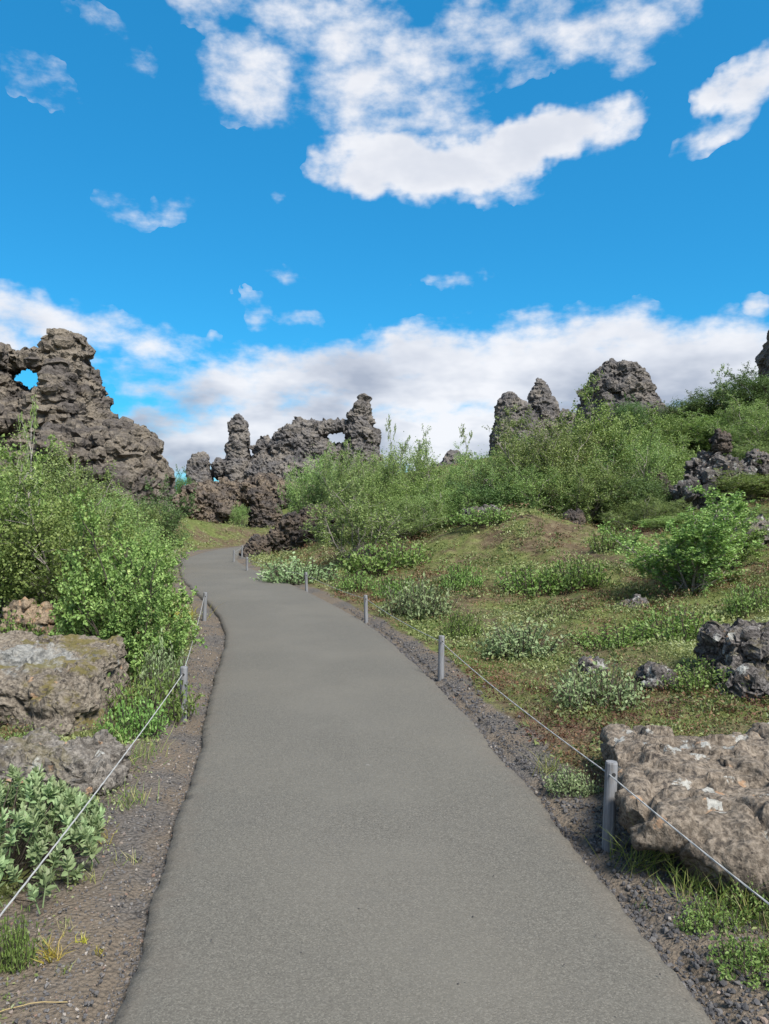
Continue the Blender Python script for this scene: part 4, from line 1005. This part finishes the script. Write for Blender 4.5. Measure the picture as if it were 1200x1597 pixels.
tuft(1.40, 2.72, 120, .13, 'grass_blade', 'bright grass clump on the cinder edge at the lower right', 103, .04, .45)
tuft(1.30, 3.25, 110, .19, 'grass_blade', 'grass clump in the shade under the left lip of the slab boulder', 104, .07, .45)
tuft(1.55, 2.45, 110, .12, 'grass_blade', 'short grass clump in the lower right corner beside the weeds', 105, .05, .5)
tuft(1.02, 4.75, 70, .22, 'grass_blade', 'straw-coloured grass tuft left of the tan slab boulder', 98, .04, .6)
tuft(-1.42, 4.25, 80, .13, 'grass_blade', 'grass tuft at the right end of the rounded grey boulder', 99, .06, .5)
tuft(-1.44, 3.75, 60, .10, 'yellow_grass', 'dry tan grass patch beside the large silver willow', 100, .07, .6)
tuft(-1.62, 5.0, 120, .24, 'grass_blade', 'tall green grass tuft between the left post and the rounded boulder', 101, .09, .35)
tuft(-3.02, 11.5, 120, .30, 'yellow_grass', 'yellowish grass clump by the second left post', 102, .16, .4, .004)
def dry_stalk():
    a = gp(-30, 1590); b = gp(105, 1560); n = 8; p = [(a[0] + (b[0] - a[0]) * t, a[1] + (b[1] - a[1]) * t, Hs(a[0] + (b[0] - a[0]) * t, a[1] + (b[1] - a[1]) * t) + .006 + .01 * math.sin(3 * t)) for t in np.linspace(0, 1, n)]
    p = np.array(p); o = p[0].copy(); V, F = tube(p - o, .0016, 5)
    tag(link('dry_stalk', mesh_np('dry_stalk', V, F, M['yellow_grass'], {'tint': np.full(len(V), 1.0)}, True), None, o), 'thin dry grass stalk lying on the cinder in the bottom left corner', 'stalk')
dry_stalk()
def gravel():
    rng = np.random.default_rng(83)
    ico_v = []; ph = (1 + 5 ** .5) / 2
    for a in (-1, 1):
        for b in (-ph, ph): ico_v += [(0, a, b), (a, b, 0), (b, 0, a)]
    ico_v = unit(np.array(ico_v)); import itertools
    d = np.linalg.norm(ico_v[:, None] - ico_v[None], axis=2); el = d[d > .1].min() * 1.01; F0 = []
    for i, j, k in itertools.combinations(range(12), 3):
        if d[i, j] < el and d[j, k] < el and d[i, k] < el:
            n = np.cross(ico_v[j] - ico_v[i], ico_v[k] - ico_v[i]); F0.append((i, j, k) if n @ ico_v[i] > 0 else (i, k, j))
    F0 = np.array(F0)
    def batch(n, side, wmax, smin, smax, yr, nm, label, pw, tb=0.0):
        t = rng.random(n); y = yr[0] * (yr[1] / yr[0]) ** (t ** pw)
        j = np.array([np.abs(PC[:, 1] - v).argmin() for v in y]); E = PD[j]
        off = rng.random(n) ** 1.35 * wmax * (1 + .3 * rng.normal(size=n)) * np.where(side > 0, .62 + .5 * sstep(5, 2.4, y), 1.0); x = (E[:, 2] + off) if side > 0 else (E[:, 0] - off)
        z = H(x, y); s = smin + (smax - smin) * rng.random(n) ** 3.2
        s *= np.clip(y / 5.5, 1, 1.25)
        v = ico_v[None] * (1 + rng.normal(size=(n, 12, 1)) * .22) * (s[:, None, None] * rng.uniform(.6, 1.15, (n, 1, 3)))
        an = rng.random(n) * 6.28; c_, s_ = np.cos(an)[:, None], np.sin(an)[:, None]
        v = np.stack([v[..., 0] * c_ - v[..., 1] * s_, v[..., 0] * s_ + v[..., 1] * c_, v[..., 2]], -1)
        v += np.stack([x, y, z + s * .35], 1)[:, None]
        F = (F0[None] + 12 * np.arange(n)[:, None, None]).reshape(-1, 3)
        ti = np.repeat(np.clip(tb + rng.beta(2.2, 3, n) + (rng.random(n) < .03) * .5, 0, 1), 12)
        tag(link(nm, mesh_np(nm, v.reshape(-1, 3), F, M['cinder'], {'tint': ti})), label, 'gravel', None, 'stuff')
    batch(9500, 1, .42, .0035, .0135, (2.3, 13), 'gravel', 'black cinder gravel along the right edge of the path', 1.1)
    batch(7000, -1, .50, .0025, .009, (2.3, 12), 'gravel', 'brown and black cinder grit along the left edge of the path', 1.1, .22)
gravel()
# stray chips lying on the asphalt
def chips():
    rng = np.random.default_rng(84)
    for i, (px, py) in enumerate([(770, 1378), (898, 1381), (738, 1443), (930, 1473), (1030, 1535), (880, 1520), (715, 1550), (560, 1430), (470, 1500), (640, 1300), (330, 1480)]):
        x, y = gp(px, py); r = rng.uniform(.003, .005)
        v = np.array([(1, 0, 0), (-1, .1, 0), (.2, 1, .1), (-.1, -1, 0), (0, 0, .9), (.1, 0, -.6)]) * (1 + rng.normal(size=(6, 1)) * .2) * r
        f = np.array([(0, 2, 4), (2, 1, 4), (1, 3, 4), (3, 0, 4), (2, 0, 5), (1, 2, 5), (3, 1, 5), (0, 3, 5)])
        o = link('stone_chip', mesh_np('stone_chip', v, f, M['cinder'], {'tint': np.full(6, .1)}), None, (x, y, .034))
        tag(o, 'tiny black stone chip lying loose on the asphalt', 'stone chip', 'stone chips on the asphalt')
chips()

# ------------------------------------------------------------------ rope fence
POST_H, POST_R = .42, .0315
def post_mesh():
    sides = 8; an = np.linspace(0, 2 * np.pi, sides, endpoint=False) + np.pi / 8
    prof_ = [(-.25, 1.02), (0, 1.0), (.2, .985), (POST_H - .008, .98), (POST_H, .88)]
    # eight-sided turned stake with softened arrises
    V = []; K = 24
    a2 = np.linspace(0, 2 * np.pi, K, endpoint=False)
    rr = np.cos(np.pi / 8) / np.cos((a2 + np.pi / 8) % (np.pi / 4) - np.pi / 8); rr = np.minimum(rr, 1.055 * np.cos(np.pi / 8))
    for z, s in prof_: V += [(math.cos(a) * r * POST_R * s, math.sin(a) * r * POST_R * s, z) for a, r in zip(a2, rr)]
    nring = len(prof_); V.append((0, 0, POST_H + .001)); i = np.arange(nring * K).reshape(nring, K); j = np.roll(i, -1, 1)
    F = [tuple(q) for q in np.stack([i[:-1], j[:-1], j[1:], i[1:]], -1).reshape(-1, 4)]
    F += [(i[-1, k], j[-1, k], len(V) - 1) for k in range(K)]
    me = bpy.data.meshes.new('post'); me.from_pydata(V, [], F); me.materials.append(M['post']); return me
PM = post_mesh()
def hole_disc_mesh():
    a = np.linspace(0, 2 * np.pi, 10, endpoint=False); V = [(math.cos(t) * .010, 0, math.sin(t) * .010) for t in a] + [(math.cos(t) * .010, .004, math.sin(t) * .010) for t in a]
    F = [(k, (k + 1) % 10, 10 + (k + 1) % 10, 10 + k) for k in range(10)] + [tuple(range(10))]
    me = bpy.data.meshes.new('hole_shade_disc'); me.from_pydata(V, [], F); me.materials.append(M['hole']); return me
HM = hole_disc_mesh()
def post(x, y, label, aim, group, tilt=(0, 0), sink=0.0):
    z = Hs(x, y) - sink; o = empty('rope_post', (x, y, z)); o.rotation_euler = (tilt[0], tilt[1], 0)
    link('stake', PM, o)
    for s, v in ((1, aim[0]), (-1, aim[1])):           # flat dark disc towards each neighbour, painting the shade of a rope hole
        if v is None: continue
        a = math.atan2(v[1] - y, v[0] - x); h = link('hole_shade_disc', HM, o, (math.cos(a) * POST_R * .985, math.sin(a) * POST_R * .985, POST_H - .055)); h.rotation_euler = (0, 0, a + math.pi / 2)
    tag(o, label, 'post', group); return np.array([x, y, z + POST_H - .055])
right = [(1.36, 1.6), (1.07, 3.68), (.545, 7.44), (-.27, 11.35), (-1.58, 15.6), (-3.7, 20.7), (-4.78, 24.4), (-5.12, 27.6)]
rl = ['weathered rope post standing off beyond the lower right corner', 'nearest right rope post, thick grey stake beside the tan slab boulder', 'second rope post along the right edge of the path', 'third rope post along the right edge, by the silver willow',
      'fourth rope post along the right edge, below the open birch bush', 'fifth rope post along the right edge, in front of the black-edged slab', 'tiny far rope post at the inside of the path bend', 'farthest rope post of the right row, at the bend']
left = [(-1.10, 1.35), (-1.56, 5.95), (-2.66, 11.35), (-5.0, 18.0), (-6.4, 23.0)]
ll = ['left rope post standing beyond the left edge', 'grey rope post left of the path in front of the green herbs', 'second left rope post at the kink of the path edge', 'left rope post hidden by the overhanging bush', 'far left rope post behind the bush']
def row(pts, labs, group, skip):
    out = []; rng = random.Random(len(pts))
    for i, (p, l) in enumerate(zip(pts, labs)):
        if i in skip: out.append(np.array([p[0], p[1], Hs(*p) + POST_H - .055])); continue
        out.append(post(*p, l, (pts[i-1] if i else None, pts[i+1] if i < len(pts) - 1 else None), group, (rng.uniform(-.04, .04), rng.uniform(-.05, .05))))
    return out
A = row(right, rl, 'rope posts right of the path', {0})
B = row(left, ll, 'rope posts left of the path', {0, 3, 4})
def rope(pts, label):
    P_ = []
    for a, b in zip(pts[:-1], pts[1:]):
        n = max(10, int(np.linalg.norm(b - a) / .05))
        for t in np.linspace(0, 1, n, endpoint=False):
            q = a + (b - a) * t; q = q.copy(); q[2] -= .03 * np.linalg.norm(b - a) * .25 * 4 * t * (1 - t); P_.append(q)
    P_.append(pts[-1]); P_ = np.array(P_); o = P_[0].copy(); P_ -= o
    r = .0029; t = unit(np.gradient(P_, axis=0)); u = unit(np.cross(t, (0, 0, 1.0))); w = np.cross(t, u)
    s = np.concatenate([[0], np.cumsum(np.linalg.norm(np.diff(P_, axis=0), axis=1))])
    th = tag(empty('rope', o), label, 'rope')
    for k in range(3):                                   # three laid strands
        ph = s * 2 * math.pi / .34 + k * 2.094
        c = P_ + (np.cos(ph)[:, None] * u + np.sin(ph)[:, None] * w) * r * .55
        V, F = tube(c, r * .72, 6); link('strand', mesh_np('strand', V, F, M['rope'], None, True), th)
rope([np.array([1.62, -2.3, .37])] + A, 'thin white rope strung through the posts right of the path')
rope([np.array([-1.12, -2.6, .37])] + B[:3], 'thin white rope strung through the posts left of the path')
